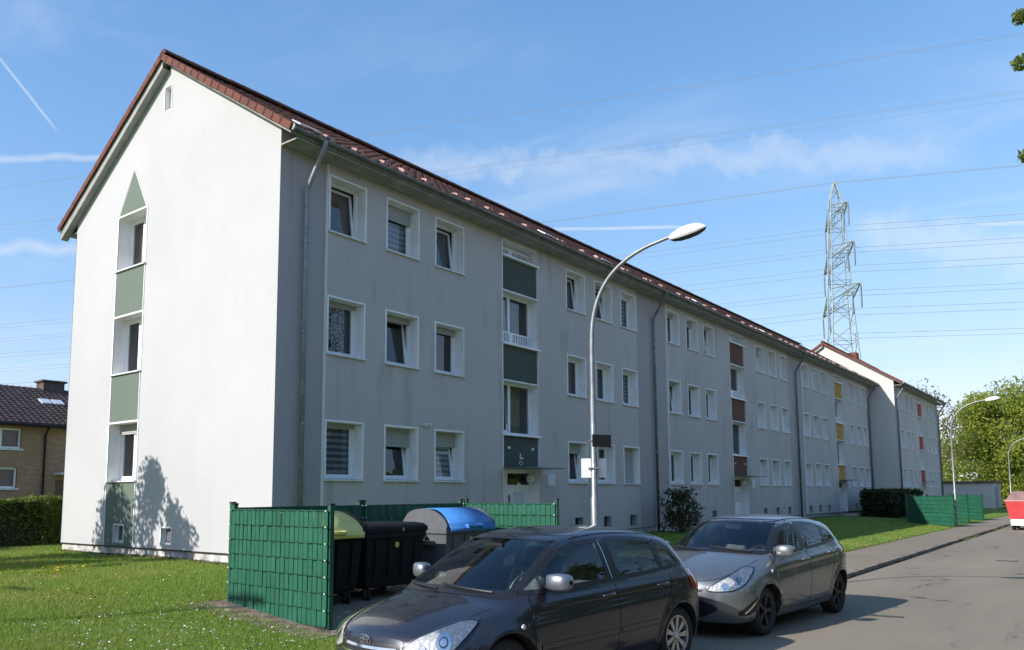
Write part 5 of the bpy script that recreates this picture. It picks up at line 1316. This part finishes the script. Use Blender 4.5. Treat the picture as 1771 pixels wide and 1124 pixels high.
COROLLA = dict(L=4.18, xf=0.86, xr=3.46, zw=0.31, rw=0.312, ra=0.355, track=0.735, crown=0.075, rise=0.028, roof_z=1.42, cowl=0.86, res=0.020,
    profile=[(0.10, 0.20), (0.02, 0.28), (0.0, 0.42), (0.015, 0.54), (0.06, 0.66), (0.16, 0.74), (0.40, 0.83), (0.64, 0.895), (0.83, 0.94), (0.98, 1.02), (1.28, 1.20), (1.58, 1.355), (1.80, 1.438), (2.1, 1.482), (2.55, 1.495), (3.0, 1.478), (3.35, 1.435), (3.60, 1.385), (3.72, 1.31), (3.90, 1.13), (4.06, 0.985), (4.12, 0.90), (4.13, 0.74), (4.17, 0.60), (4.18, 0.45), (4.14, 0.28), (4.0, 0.21), (3.0, 0.17), (1.2, 0.17), (0.4, 0.18)],
    bend=[(0, 0.40), (0.5, 0.32), (1.2, 0.20), (2.2, 0.0), (3.4, -0.12), (4.2, -0.28)],
    plan=[(-0.1, 0.80), (0.15, 0.85), (0.5, 0.885), (0.9, 0.90), (2.0, 0.905), (3.3, 0.905), (3.8, 0.88), (4.2, 0.83), (4.4, 0.8)],
    side=[(0.0, 0.90), (0.2, 0.945), (0.36, 0.98), (0.55, 1.0), (0.72, 0.998), (0.86, 0.972), (0.93, 0.935), (1.05, 0.885), (1.25, 0.80), (1.42, 0.715), (1.6, 0.62)],
    doors=[(1.18, 2.36), (2.36, 3.32)], bonnet_w=[0.40, 0.50, 0.64, 0.70],
    side_windows=[dict(nb=4, poly=[(1.10, 0.962), (1.4, 0.966), (2.0, 0.982), (2.30, 0.992), (2.30, 1.36), (1.95, 1.345), (1.65, 1.262), (1.36, 1.115), (1.10, 0.970)]),
                  dict(nb=3, poly=[(2.44, 0.997), (2.8, 1.008), (3.18, 1.028), (3.18, 1.325), (2.9, 1.352), (2.7, 1.363), (2.44, 1.365)]),
                  dict(nb=3, poly=[(3.23, 1.032), (3.4, 1.045), (3.60, 1.062), (3.60, 1.08), (3.45, 1.225), (3.35, 1.29), (3.23, 1.318)])],
    screen=dict(z0=0.965, z1=1.41, y0=0.73, y1=0.575), rear=dict(z0=1.04, z1=1.33, y0=0.60, y1=0.52),
    seams=[[(1.16, 0.32), (1.15, 0.6), (1.17, 0.9), (1.20, 0.965)], [(2.36, 0.30), (2.37, 0.7), (2.365, 0.97)], [(3.33, 0.98), (3.30, 0.82), (3.16, 0.66), (3.08, 0.50), (3.05, 0.30)], [(1.16, 0.30), (2.0, 0.29), (3.05, 0.30)], [(0.52, 0.58), (0.50, 0.50), (0.50, 0.44)], [(3.84, 0.62), (3.9, 0.55), (4.1, 0.53)]],
    strips=[('side_moulding', [(1.24, 0.50), (1.8, 0.505), (2.34, 0.512)], 0.05, None), ('side_moulding', [(2.40, 0.513), (2.7, 0.518), (3.04, 0.525)], 0.05, None), ('shadow_line', [(1.24, 0.472), (1.8, 0.477), (2.34, 0.484)], 0.010, M_seam), ('shadow_line', [(2.40, 0.485), (2.7, 0.49), (3.04, 0.497)], 0.010, M_seam), ('roof_gutter', [(1.95, 1.388), (2.4, 1.42), (3.0, 1.405), (3.4, 1.355)], 0.006, M_seam), ('door_pillar', [(2.37, 1.0), (2.37, 1.18), (2.37, 1.355)], 0.085, M_trim), ('door_pillar', [(3.205, 1.04), (3.205, 1.2), (3.205, 1.315)], 0.03, M_trim), ('frame_strip', [(2.345, 1.0), (2.335, 1.18), (2.325, 1.355)], 0.008, M_chrome)],  # thin chrome strip draws the highlight line along the door frame
    handles=[(2.20, 0.86), (3.12, 0.885)],
    headlight=dict(bot=[(0.36, 0.555), (0.46, 0.505), (0.60, 0.50), (0.75, 0.555), (0.87, 0.66), (0.97, 0.775)], top=[(0.36, 0.60), (0.46, 0.655), (0.60, 0.715), (0.75, 0.765), (0.87, 0.79), (0.97, 0.795)], lamps=[(0.715, 0.645, 0.066), (0.55, 0.59, 0.058)]),
    taillight=dict(bot=[(0.50, 0.70), (0.75, 0.72), (0.98, 0.80)], top=[(0.50, 0.90), (0.75, 0.98), (0.98, 1.0)]),
    mirror=(1.40, 0.995), mirror_mat=mat('mirror_silver', (0.23, 0.245, 0.28), 0.38, 0.7, coat=0.5), rim=M_silver, spokes=9, twin=True, side_lamp=(1.02, 0.70),
    wipers=[((-0.55, 0.95), (0.05, 0.99)), ((0.05, 0.95), (0.62, 0.965))],
    bonnet_front=[(-0.52, 0.69), (-0.42, 0.652), (-0.2, 0.648), (0, 0.65), (0.2, 0.648), (0.42, 0.652), (0.52, 0.69)],
    grille=dict(bot=[(-0.40, 0.555), (-0.33, 0.525), (0, 0.515), (0.33, 0.525), (0.40, 0.555)], top=[(-0.40, 0.60), (-0.33, 0.622), (0, 0.625), (0.33, 0.622), (0.40, 0.60)],
        bars=[([(-0.42, 0.60), (-0.34, 0.632), (0, 0.636), (0.34, 0.632), (0.42, 0.60)], 0.032, None), ([(-0.41, 0.545), (-0.33, 0.515), (0, 0.508), (0.33, 0.515), (0.41, 0.545)], 0.020, M_chrome), ([(-0.36, 0.573), (0, 0.568), (0.36, 0.573)], 0.022, M_chrome)]),
    intake=dict(bot=[(-0.45, 0.25), (0, 0.24), (0.45, 0.25)], top=[(-0.45, 0.33), (0, 0.34), (0.45, 0.33)]), plate=(0.0, 0.42), emblem=(0.0, 0.615, 0.07, 'rings', -12), seat_x=1.75)
CORSA = dict(L=4.0, xf=0.82, xr=3.33, zw=0.305, rw=0.308, ra=0.348, track=0.745, crown=0.07, rise=0.045, roof_z=1.42, cowl=0.98, res=0.022,
    profile=[(0.10, 0.19), (0.02, 0.27), (0.0, 0.42), (0.012, 0.56), (0.05, 0.68), (0.14, 0.775), (0.4, 0.88), (0.7, 0.965), (0.96, 1.03), (1.10, 1.105), (1.4, 1.275), (1.65, 1.395), (1.85, 1.46), (2.1, 1.495), (2.45, 1.505), (2.8, 1.492), (3.15, 1.455), (3.42, 1.41), (3.56, 1.34), (3.72, 1.17), (3.86, 1.02), (3.92, 0.92), (3.95, 0.76), (3.99, 0.60), (4.0, 0.45), (3.96, 0.28), (3.8, 0.21), (2.8, 0.17), (1.2, 0.17), (0.4, 0.18)],
    bend=[(0, 0.44), (0.5, 0.36), (1.1, 0.22), (2.1, 0.0), (3.2, -0.14), (4.0, -0.30)],
    plan=[(-0.1, 0.80), (0.15, 0.85), (0.5, 0.893), (0.9, 0.91), (2.0, 0.918), (3.2, 0.918), (3.6, 0.90), (4.0, 0.85), (4.3, 0.8)],
    side=[(0.0, 0.90), (0.2, 0.945), (0.36, 0.98), (0.55, 1.0), (0.72, 1.0), (0.87, 0.98), (0.95, 0.94), (1.07, 0.885), (1.25, 0.80), (1.42, 0.715), (1.6, 0.62)],
    doors=[(1.10, 2.16), (2.16, 3.15)], bonnet_w=[0.44, 0.54, 0.66, 0.70],
    side_windows=[dict(nb=4, poly=[(1.22, 1.01), (1.5, 1.015), (1.8, 1.022), (2.10, 1.03), (2.10, 1.375), (1.9, 1.36), (1.65, 1.285), (1.40, 1.155), (1.22, 1.03)]),
                  dict(nb=3, poly=[(2.22, 1.033), (2.6, 1.05), (2.96, 1.075), (2.96, 1.325), (2.75, 1.36), (2.5, 1.378), (2.22, 1.38)]),
                  dict(nb=3, poly=[(3.0, 1.08), (3.15, 1.09), (3.34, 1.11), (3.34, 1.125), (3.25, 1.215), (3.15, 1.275), (3.0, 1.315)])],
    screen=dict(z0=1.045, z1=1.425, y0=0.72, y1=0.58), rear=dict(z0=1.08, z1=1.36, y0=0.60, y1=0.50),
    seams=[[(1.10, 0.32), (1.08, 0.6), (1.12, 0.9), (1.16, 0.99)], [(2.16, 0.30), (2.17, 0.7), (2.16, 1.0)], [(3.14, 1.02), (3.10, 0.85), (2.98, 0.66), (2.92, 0.50), (2.90, 0.30)], [(1.10, 0.30), (2.0, 0.29), (2.90, 0.30)]],
    strips=[('roof_gutter', [(1.75, 1.402), (2.2, 1.44), (2.8, 1.425), (3.2, 1.375)], 0.006, M_seam), ('door_pillar', [(2.16, 1.035), (2.16, 1.2), (2.16, 1.37)], 0.075, M_trim), ('door_pillar', [(2.98, 1.08), (2.98, 1.2), (2.98, 1.31)], 0.025, M_trim), ('shadow_line', [(1.2, 0.70), (1.8, 0.745), (2.6, 0.80), (3.1, 0.845)], 0.008, None)],  # shadow_line here is only a thin body-coloured strip along the doors
    handles=[(2.0, 0.90), (2.95, 0.945)],
    headlight=dict(bot=[(0.36, 0.60), (0.50, 0.585), (0.66, 0.60), (0.80, 0.66), (0.92, 0.75), (1.02, 0.85)], top=[(0.36, 0.635), (0.50, 0.70), (0.66, 0.77), (0.80, 0.83), (0.92, 0.87), (1.02, 0.88)], lamps=[(0.76, 0.72, 0.055), (0.58, 0.645, 0.05)]),
    taillight=dict(bot=[(0.55, 0.75), (0.75, 0.78), (0.95, 0.86)], top=[(0.55, 0.95), (0.75, 1.03), (0.95, 1.06)]),
    mirror=(1.24, 1.0), mirror_mat=mat('mirror_grey', (0.25, 0.26, 0.265), 0.34, 0.6, coat=0.6), rim=M_rimd, spokes=5, twin=True, side_lamp=(0.98, 0.80),
    wipers=[((-0.55, 1.02), (0.05, 1.07)), ((0.05, 1.02), (0.62, 1.04))],
    bonnet_front=[(-0.60, 0.80), (-0.48, 0.735), (-0.25, 0.705), (0, 0.70), (0.25, 0.705), (0.48, 0.735), (0.60, 0.80)],
    grille=dict(bot=[(-0.36, 0.60), (-0.28, 0.575), (0, 0.565), (0.28, 0.575), (0.36, 0.60)], top=[(-0.36, 0.635), (-0.28, 0.665), (0, 0.672), (0.28, 0.665), (0.36, 0.635)],
        bars=[([(-0.38, 0.625), (-0.2, 0.628), (0, 0.63), (0.2, 0.628), (0.38, 0.625)], 0.036, M_chrome), ([(-0.34, 0.59), (0, 0.58), (0.34, 0.59)], 0.012, M_chrome)]),
    intake=dict(bot=[(-0.52, 0.36), (-0.35, 0.27), (0, 0.255), (0.35, 0.27), (0.52, 0.36)], top=[(-0.52, 0.40), (-0.35, 0.475), (0, 0.485), (0.35, 0.475), (0.52, 0.40)]),
    fog=dict(bot=[(0.72, 0.30), (0.85, 0.30), (1.0, 0.36)], top=[(0.72, 0.34), (0.85, 0.42), (1.0, 0.52)], blade=[(0.80, 0.325), (0.90, 0.40), (1.0, 0.50)]),
    plate=(0.0, 0.43), emblem=(0.0, 0.63, 0.05, 'bolt', -10), seat_x=1.62, aerial=(3.3, 1.45))
cy_ = rad(-3.3)
def place(axle_rear, c, rz):
    # location such that the rear axle centre lands at axle_rear
    return (axle_rear[0]-c['xr']*math.cos(rz), axle_rear[1]-c['xr']*math.sin(rz), 0.0)
car(COROLLA, place((-1.86, -8.93), COROLLA, rad(-7.0)), rad(-7.0), 'dark graphite hatchback with silver wing mirrors and chrome-barred grille in front of the bin yard', P_cor)
car(CORSA, place((2.93, -9.27), CORSA, rad(-5.0)), rad(-5.0), 'silver-grey small hatchback with dark wheels parked behind the dark hatchback', P_cors)
# ------------------------------------------------------------------ vegetation
def leaf_mat(name, c1, c2, tr=0.35, dry=None):
    m = bpy.data.materials.new(name); m.use_nodes = True; t = m.node_tree; t.nodes.clear(); N = NT(t)
    p = pos(N)
    f = N.noise(p, 1.2, 3, 0.6); g = N.noise(p, 17, 2, 0.5)
    c = N.mix(N.m('MULTIPLY_ADD', g, 0.6, N.m('MULTIPLY', f, 0.5), clamp=True), c1, c2)
    if dry: c = N.mix(N.ramp(N.noise(p, 0.42, 4, 0.62), 0.46, 0.68, 0, 0.75), c, dry)
    b = N.n('ShaderNodeBsdfPrincipled'); N.set(b.inputs['Base Color'], c); b.inputs['Roughness'].default_value = 0.6; b.inputs['Specular IOR Level'].default_value = 0.25
    tl = N.n('ShaderNodeBsdfTranslucent', inp={0: N.mix(0.5, c, (0.35, 0.42, 0.05))})
    mx = N.n('ShaderNodeMixShader'); mx.inputs[0].default_value = tr; t.links.new(b.outputs[0], mx.inputs[1]); t.links.new(tl.outputs[0], mx.inputs[2])
    N.n('ShaderNodeOutputMaterial', inp={0: mx}); MATS[name] = m; return m
L_spring = leaf_mat('leaf_spring', (0.33, 0.375, 0.06), (0.19, 0.235, 0.04), 0.5)
L_mid = leaf_mat('leaf_mid', (0.17, 0.22, 0.04), (0.085, 0.12, 0.024), 0.4)
L_hedge = leaf_mat('leaf_hedge', (0.16, 0.215, 0.045), (0.075, 0.11, 0.025), 0.35)
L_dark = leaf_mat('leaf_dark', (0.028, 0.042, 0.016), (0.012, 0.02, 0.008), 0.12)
L_grass = leaf_mat('grass_blade', (0.27, 0.36, 0.065), (0.15, 0.235, 0.038), 0.4, (0.33, 0.32, 0.105))
M_bark = mat('bark', rough=0.95, spec=0.15, fn=varied((0.11, 0.09, 0.07), 0.35, 6, 0.8, 25, 0.03))
def leaves(C, size, seed=1, aspect=0.6, nrm=None, jitter=0.5):
    """one quad (folded) leaf per centre"""
    r = np.random.default_rng(seed); n = len(C)
    d = r.normal(size=(n, 3)); d /= np.linalg.norm(d, axis=1, keepdims=True)
    e = r.normal(size=(n, 3))
    if nrm is not None: d = d*0.8+nrm*0.5
    e -= d*(e*d).sum(1, keepdims=True)/(d*d).sum(1, keepdims=True); e /= np.linalg.norm(e, axis=1, keepdims=True)+1e-9
    f = np.cross(d, e); f /= np.linalg.norm(f, axis=1, keepdims=True)+1e-9
    s = (size*(1+jitter*(r.random(n)-0.5)*2))[:, None] if not np.isscalar(size) else (size*(1+jitter*(r.random((n, 1))-0.5)*2))
    V = np.stack([C-e*s, C+f*s*aspect, C+e*s, C-f*s*aspect], 1).reshape(-1, 3)
    return V, np.arange(4*n).reshape(-1, 4)
def tree(loc, h, r, label, lm, nleaf=5000, lsize=0.16, seed=0, crown0=0.28, clumps=26, group=None, sx=1.0, sparse=0.0, trunk_r=0.16, lean=0.0, extra=()):
    R = np.random.default_rng(seed); T = thing('tree', label, 'tree', loc, 0, group)
    tb = MB(); top = Vector((lean, 0, h*0.86))
    tb.tube([(0, 0, -0.3), (lean*.1, 0.03, h*0.2), (lean*.4, -0.05, h*0.5), tuple(top)], [trunk_r, trunk_r*0.85, trunk_r*0.5, 0.03], 8)
    cen = []
    for k in range(clumps):
        t = R.random(); zc = h*(crown0+(0.97-crown0)*t); rr = r*math.sin(math.pi*min(1, (0.12+0.88*t)))**0.6*(0.55+0.5*R.random()); a = R.uniform(0, 2*math.pi)
        cen.append((math.cos(a)*rr*0.75*sx+lean*t, math.sin(a)*rr*0.75, zc, r*(0.26+0.22*R.random())))
        st = Vector((lean*.3*t, 0, max(h*0.15, zc-rr*0.9)))
        tb.tube([st, st.lerp(Vector(cen[-1][:3]), 0.55)+Vector((0, 0, 0.15)), Vector(cen[-1][:3])], [trunk_r*0.38, trunk_r*0.22, 0.012], 5)
        if sparse:
            for q in range(3):
                e = Vector(cen[-1][:3])+Vector(R.normal(size=3))*cen[-1][3]*0.9; tb.tube([cen[-1][:3], e], [0.02, 0.006], 4)
    for e in extra:
        e = Vector(e)-Vector(loc); q = e+Vector((0.25, -0.75, 0.35)); st = Vector((0, 0, h*0.45)); tb.tube([st, st.lerp(q, 0.6)+Vector((0, 0, 0.5)), q, e], [0.06, 0.035, 0.012, 0.004], 5); cen.append((e.x, e.y, e.z, 0.20)); cen.append((q.x, q.y, q.z, 0.3))
    tb.obj('trunk', M_bark, T)
    C = []; per = nleaf//clumps
    for (x, y, z, cr_) in cen:
        p = R.normal(size=(per, 3)); p /= np.linalg.norm(p, axis=1, keepdims=True); p *= (R.random((per, 1))**0.45)*cr_; p[:, 2] *= 0.75
        C.append(p+np.array([x, y, z]))
    C = np.concatenate(C); V, F = leaves(C, lsize, seed+5)
    link('crown', mesh('crown', V, F, lm), T)
    return T
def shrub(name, loc, dims, label, cat, lm, n, ls, seed, boxy=True, rz=0.0, shell=0.85):
    """clipped hedge or bush: dense leaf shell over a dark core"""
    R = np.random.default_rng(seed); T = thing(name, label, cat, loc, rz); lx, ly, lz = dims
    if boxy:
        core = MB().box(-lx/2*shell, lx/2*shell, -ly/2*shell, ly/2*shell, -0.1, lz*0.93).obj('branches', mat('twigs', (0.03, 0.028, 0.018), 0.95), T)
        A_ = np.array([lx*ly, lx*lz, lx*lz, ly*lz, ly*lz]); k = R.choice(5, n, p=A_/A_.sum()); u, v = R.uniform(-1, 1, (2, n)); P = np.zeros((n, 3))
        P[:, 0] = np.select([k == 0, k == 1, k == 2, k == 3, k == 4], [u, u, u, -1, 1])*lx/2; P[:, 1] = np.select([k == 0, k == 1, k == 2, k == 3, k == 4], [v, -1, 1, u, u])*ly/2
        P[:, 2] = np.select([k == 0, k == 1, k == 2, k == 3, k == 4], [1, v*.5+.5, v*.5+.5, v*.5+.5, v*.5+.5])*lz
        nr = np.zeros((n, 3)); nr[:, 2] = (k == 0); nr[:, 1] = np.select([k == 1, k == 2], [-1, 1], 0); nr[:, 0] = np.select([k == 3, k == 4], [-1, 1], 0)
        P += -nr*R.random((n, 1))*0.13+R.normal(size=(n, 3))*0.035
        P += nr*(0.05*np.sin(P[:, :1]*3.1+seed)+0.04*np.sin(P[:, 1:2]*4.3+P[:, 2:]*3))
    else:
        d = R.normal(size=(n, 3)); d /= np.linalg.norm(d, axis=1, keepdims=True); d[:, 2] = np.where(d[:, 2] < -0.75, -d[:, 2], d[:, 2])
        bump_ = 1+0.20*np.sin(d[:, 0]*7+seed)+0.19*np.sin(d[:, 1]*6+d[:, 2]*5)+0.12*np.sin(d[:, 0]*15+d[:, 2]*11)
        rr = (0.55+0.45*R.random(n)**0.5)*bump_
        P = d*rr[:, None]*np.array([lx/2, ly/2, lz/2])+np.array([0, 0, lz*0.52]); nr = d
        tb = MB()
        for q in range(16):
            e = P[R.integers(n)]*0.8; tb.tube([(R.normal()*.08, R.normal()*.08, -0.1), e*0.5+np.array([0, 0, .1]), e], [0.03, 0.02, 0.006], 5)
        tb.obj('branches', M_bark, T)
    V, F = leaves(P, ls, seed+1, 0.55, nr); link('foliage', mesh('foliage', V, F, lm), T)
    return T
shrub('hedge', (-2.6, 13.0, 0.35), (8.2, 1.3, 1.42), 'clipped green hedge in front of the brick house', 'hedge', L_hedge, 26000, 0.055, 3)
shrub('bush', (16.4, -1.15, 0.33), (1.5, 1.2, 1.6), 'rounded evergreen bush by the second downpipe', 'bush', leaf_mat('leaf_bush', (0.055, 0.06, 0.025), (0.02, 0.026, 0.012), 0.15), 2300, 0.05, 4, False)
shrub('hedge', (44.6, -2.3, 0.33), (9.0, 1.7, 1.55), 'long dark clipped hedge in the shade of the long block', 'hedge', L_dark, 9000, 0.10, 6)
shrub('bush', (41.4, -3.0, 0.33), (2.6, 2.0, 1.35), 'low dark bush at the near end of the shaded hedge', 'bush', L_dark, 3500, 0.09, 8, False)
shrub('bush', (7.3, 28.0, 0.35), (2.4, 1.0, 0.9), 'dark low bush against the brick house wall', 'bush', L_dark, 1500, 0.08, 9, False)
shrub('bush', (5.6, 28.1, 0.35), (1.6, 0.9, 1.0), 'dark rounded bush under the brick house window', 'bush', L_dark, 1200, 0.08, 10, False)
GT_ = 'trees beyond the end of the street'
tree((83, 1.5, 0), 13.0, 4.2, 'tall brownish half-bare tree right behind the far block', leaf_mat('leaf_bud', (0.20, 0.16, 0.05), (0.11, 0.09, 0.035), 0.3), 1700, 0.13, 21, 0.3, 26, GT_, sparse=1)
tree((90, -4.5, 0), 13.5, 5.2, 'broad spring-green tree behind the white garage', L_spring, 36000, 0.14, 22, 0.10, 60, GT_)
tree((98, -9.0, 0), 15.0, 5.6, 'tall spring-green tree with thinning top', L_spring, 32000, 0.15, 23, 0.12, 56, GT_, sparse=1)
tree((104, -15.5, 0), 14.0, 5.5, 'spring-green tree behind the third street lamp', L_spring, 32000, 0.15, 24, 0.10, 56, GT_)
tree((86, -8.8, 0), 7.5, 3.4, 'low mid-green tree beside the garage', L_mid, 12000, 0.12, 25, 0.08, 30, GT_)
tree((112, 1.0, 0), 13.5, 5.5, 'spring-green tree in the rear row above the garage', L_spring, 14000, 0.15, 26, 0.12, 34, GT_)
tree((120, -11.0, 0), 14.5, 6.0, 'pale spring-green tree in the rear row', L_spring, 14000, 0.15, 27, 0.12, 34, GT_)
tree((98, -17.5, 0), 6.5, 3.4, 'low dark green tree above the red trailer', L_mid, 5000, 0.16, 28, 0.06, 26, GT_)
tree((14.6, -17.9, 0), 13.0, 5.0, 'roadside tree whose twig tips reach into the sky', L_mid, 12000, 0.055, 31, 0.40, 90, trunk_r=0.22, extra=[tuple(CAM+sky_dir(u, v)*(dd/sky_dir(u, v).dot(cf))) for u, v, dd in ((1768, 28, 17.0), (1767, 108, 17.1), (1777, 268, 17.2))])
Rw = np.random.default_rng(91); nw = 30000
wy = Rw.uniform(-75, 60, nw); wx = Rw.uniform(135, 150, nw)+0.2*np.abs(wy); wh = 7.5+1.8*np.sin(wy*0.35)+1.2*np.sin(wy*0.9+1)
V, F = leaves(np.stack([wx, wy, wh*Rw.random(nw)**0.8], 1), 0.34, 92); tag(link('woodland', mesh('woodland', V, F, L_spring)), 'far strip of pale green woodland closing the horizon', 'woodland', kind='stuff')
# the other side of the street, seen only in reflections
for k in range(9):
    tree((-34+k*9.5, -25-1.5*(k % 2), 0), 8.5+1.5*((k*7) % 3), 4.6, 'broad leafy street tree behind the hedge across the road', L_mid, 5200, 0.30, 60+k, 0.10, 34, 'trees across the road')
shrub('hedge', (2, -19.2, 0.05), (84, 1.2, 1.7), 'long clipped hedge across the road', 'hedge', L_hedge, 24000, 0.10, 77)
# young trees on the lawn outside the view: they cast the shadow on the gable
for k, (p, h, r, sd, n) in enumerate((((-5.6, 6.55, 0.4), 5.75, 1.1, 41, 4200), ((-5.0, 5.25, 0.4), 4.9, 0.95, 42, 3600), ((-5.3, 8.25, 0.4), 5.1, 1.25, 43, 5500))):
    tree(p, h, r, ['slim young tree on the lawn facing the gable', 'small young tree on the lawn, lowest of three', 'bushy young tree on the lawn nearest the hedge'][k], L_mid, n, 0.07, sd, 0.10, 30, 'young trees on the lawn', trunk_r=0.07)
tree((-15.5, 16.0, 0.4), 9.0, 2.6, 'larger lawn tree shading the grass before the hedge', L_mid, 9000, 0.12, 44, 0.25, 40)
for k, (p, h) in enumerate((((-13.0, 2.95, 0.35), 5.6), ((-12.2, -0.6, 0.3), 6.0))):  # unseen posts added to cast the thin shadow streaks across the lawn
    t = thing('laundry_post', ['slim steel laundry post between the young trees and the road', 'slim steel laundry post closest to the road'][k], 'post', p, 0, 'laundry posts on the lawn')
    MB().tube([(0, 0, -0.3), (0, 0, h)], 0.05, 8).obj('pole', M_galv, t)
    MB().box(-0.05, 0.05, -0.5, 0.5, h-0.12, h-0.06).obj('crossbar', M_galv, t)
# ---------------------------------------------------------------- grass, daisies, dandelions
def grass(n, box, hmin, hmax, wid, seed, name='grass', keep=None):
    R = np.random.default_rng(seed)
    x = R.uniform(box[0], box[1], n); y = R.uniform(box[2], box[3], n)
    d = np.hypot(x-CAM.x, y-CAM.y)
    k = R.random(n) < np.clip((8.0/d)**1.6, 0.05, 1)
    if keep is not None: k &= keep(x, y)
    x, y = x[k], y[k]; d = d[k]; m = len(x)
    h = R.uniform(hmin, hmax, m)*(0.75+0.5*np.sin(x*1.7)*np.sin(y*1.3+1)*0.5+0.2); w = wid*(0.7+0.6*R.random(m))*np.clip(d/9, 1, 3)
    a = R.uniform(0, math.pi, m); ln = R.normal(size=(m, 2))*h[:, None]*0.45; z = gz(x, y)
    B0 = np.stack([x-np.cos(a)*w, y-np.sin(a)*w, z-0.005], 1); B1 = np.stack([x+np.cos(a)*w, y+np.sin(a)*w, z-0.005], 1); Tp = np.stack([x+ln[:, 0], y+ln[:, 1], z+h], 1)
    V = np.stack([B0, B1, Tp], 1).reshape(-1, 3)
    return tag(link(name, mesh(name, V, np.arange(3*m).reshape(-1, 3), L_grass)), 'short mown grass of the lawn', 'grass', kind='stuff')
def open_lawn(x, y):
    return ~((x > -0.1) & (y > -0.1) & (x < 51) & (y < 9.4)) & ~((x > -3.5) & (x < 2.2) & (y < -3.2) & (y > -6.2)) & (y > LAWN_Y+0.02)
grass(900000, (-9, 2.0, -7.2, 13), 0.022, 0.065, 0.0040, 1, keep=open_lawn)
grass(260000, (1.5, 36, -7.2, -0.3), 0.02, 0.06, 0.006, 2, keep=open_lawn)
def flowers(name, n, box, r, z, m, label, seed, clus=None):
    R = np.random.default_rng(seed)
    if clus is None: x = R.uniform(box[0], box[1], n); y = R.uniform(box[2], box[3], n)
    else:
        c = np.array(clus); i = R.integers(len(c), size=n); x = c[i, 0]+R.normal(size=n)*0.22; y = c[i, 1]+R.normal(size=n)*0.22
    k = open_lawn(x, y); x, y = x[k], y[k]; n = len(x); zz = gz(x, y)+z*(0.7+0.6*R.random(n)); V = []; F = []; s = 7
    t = np.linspace(0, 2*math.pi, s, endpoint=False)
    rr = r*(0.7+0.6*R.random(n)); tl = R.normal(size=(n, 2))*0.3-np.array([0.25, 0.25])
    C = np.stack([x, y, zz], 1)
    ring = np.stack([np.cos(t), np.sin(t)], 1)
    P = np.concatenate([C[:, None]+np.array([0, 0, 0.006]), C[:, None]+np.concatenate([rr[:, None, None]*ring[None], (rr[:, None]*(ring[None]*tl[:, None]).sum(-1))[..., None]], -1)], 1).reshape(-1, 3)
    base_ = np.arange(n)[:, None, None]*(s+1); tri = np.array([(0, 1+i, 1+(i+1) % s) for i in range(s)])
    return tag(link(name, mesh(name, P, (base_+tri[None]).reshape(-1, 3), m)), label, 'flowers', kind='stuff')
M_daisy = mat('daisy', (0.78, 0.78, 0.74), 0.7); M_dand = mat('dandelion', (0.75, 0.47, 0.015), 0.7)
flowers('daisies', 900, (-8, -0.2, -6.5, 9), 0.011, 0.055, M_daisy, 'white daisies scattered over the lawn', 5)
flowers('daisies', 420, (-6, -3.6, -6.2, -3.2), 0.011, 0.055, M_daisy, 'denser white daisies near the road edge of the lawn', 6)
flowers('dandelions', 110, None, 0.021, 0.07, M_dand, 'yellow dandelions in clusters on the lawn', 7, clus=[(-2.6, 3.3), (-3.6, 3.0), (-3.3, 2.1), (-4.3, -1.4), (-4.25, -2.0), (-2.9, 2.3), (-5.0, 2.8), (-2.55, 3.45)])
# weeds along the kerb
kx = rng.uniform(5.6, 45, 5000); ky = KERB_Y-0.03+rng.normal(size=5000)*0.03
kk = (np.sin(kx*0.8)+np.sin(kx*2.1+1)+rng.random(5000)*1.2 > 1.0) ; kk &= kx > 21; kx, ky = kx[kk], ky[kk]
V, F = leaves(np.stack([kx, ky, 0.012+rng.random(len(kx))*0.05], 1), 0.026, 77); tag(link('weeds', mesh('weeds', V, F, L_hedge)), 'low weeds growing along the kerb', 'weeds', kind='stuff')
# dead leaves and earth against the plinth
ex = np.concatenate([rng.normal(-0.12, 0.06, 2200), rng.uniform(0, 50, 4000)]); ey = np.concatenate([rng.uniform(0, 9, 2200), rng.normal(-0.16, 0.08, 4000)])
V, F = leaves(np.stack([ex, ey, gz(ex, ey)+0.02], 1), 0.03, 78); tag(link('leaf_litter', mesh('leaf_litter', V, F, mat('litter', rough=0.9, fn=varied((0.16, 0.12, 0.075), 0.4, 9)))), 'brown leaf litter along the foot of the walls', 'leaf litter', kind='stuff')
# darker repair patch seam and a metal slot cover on the road
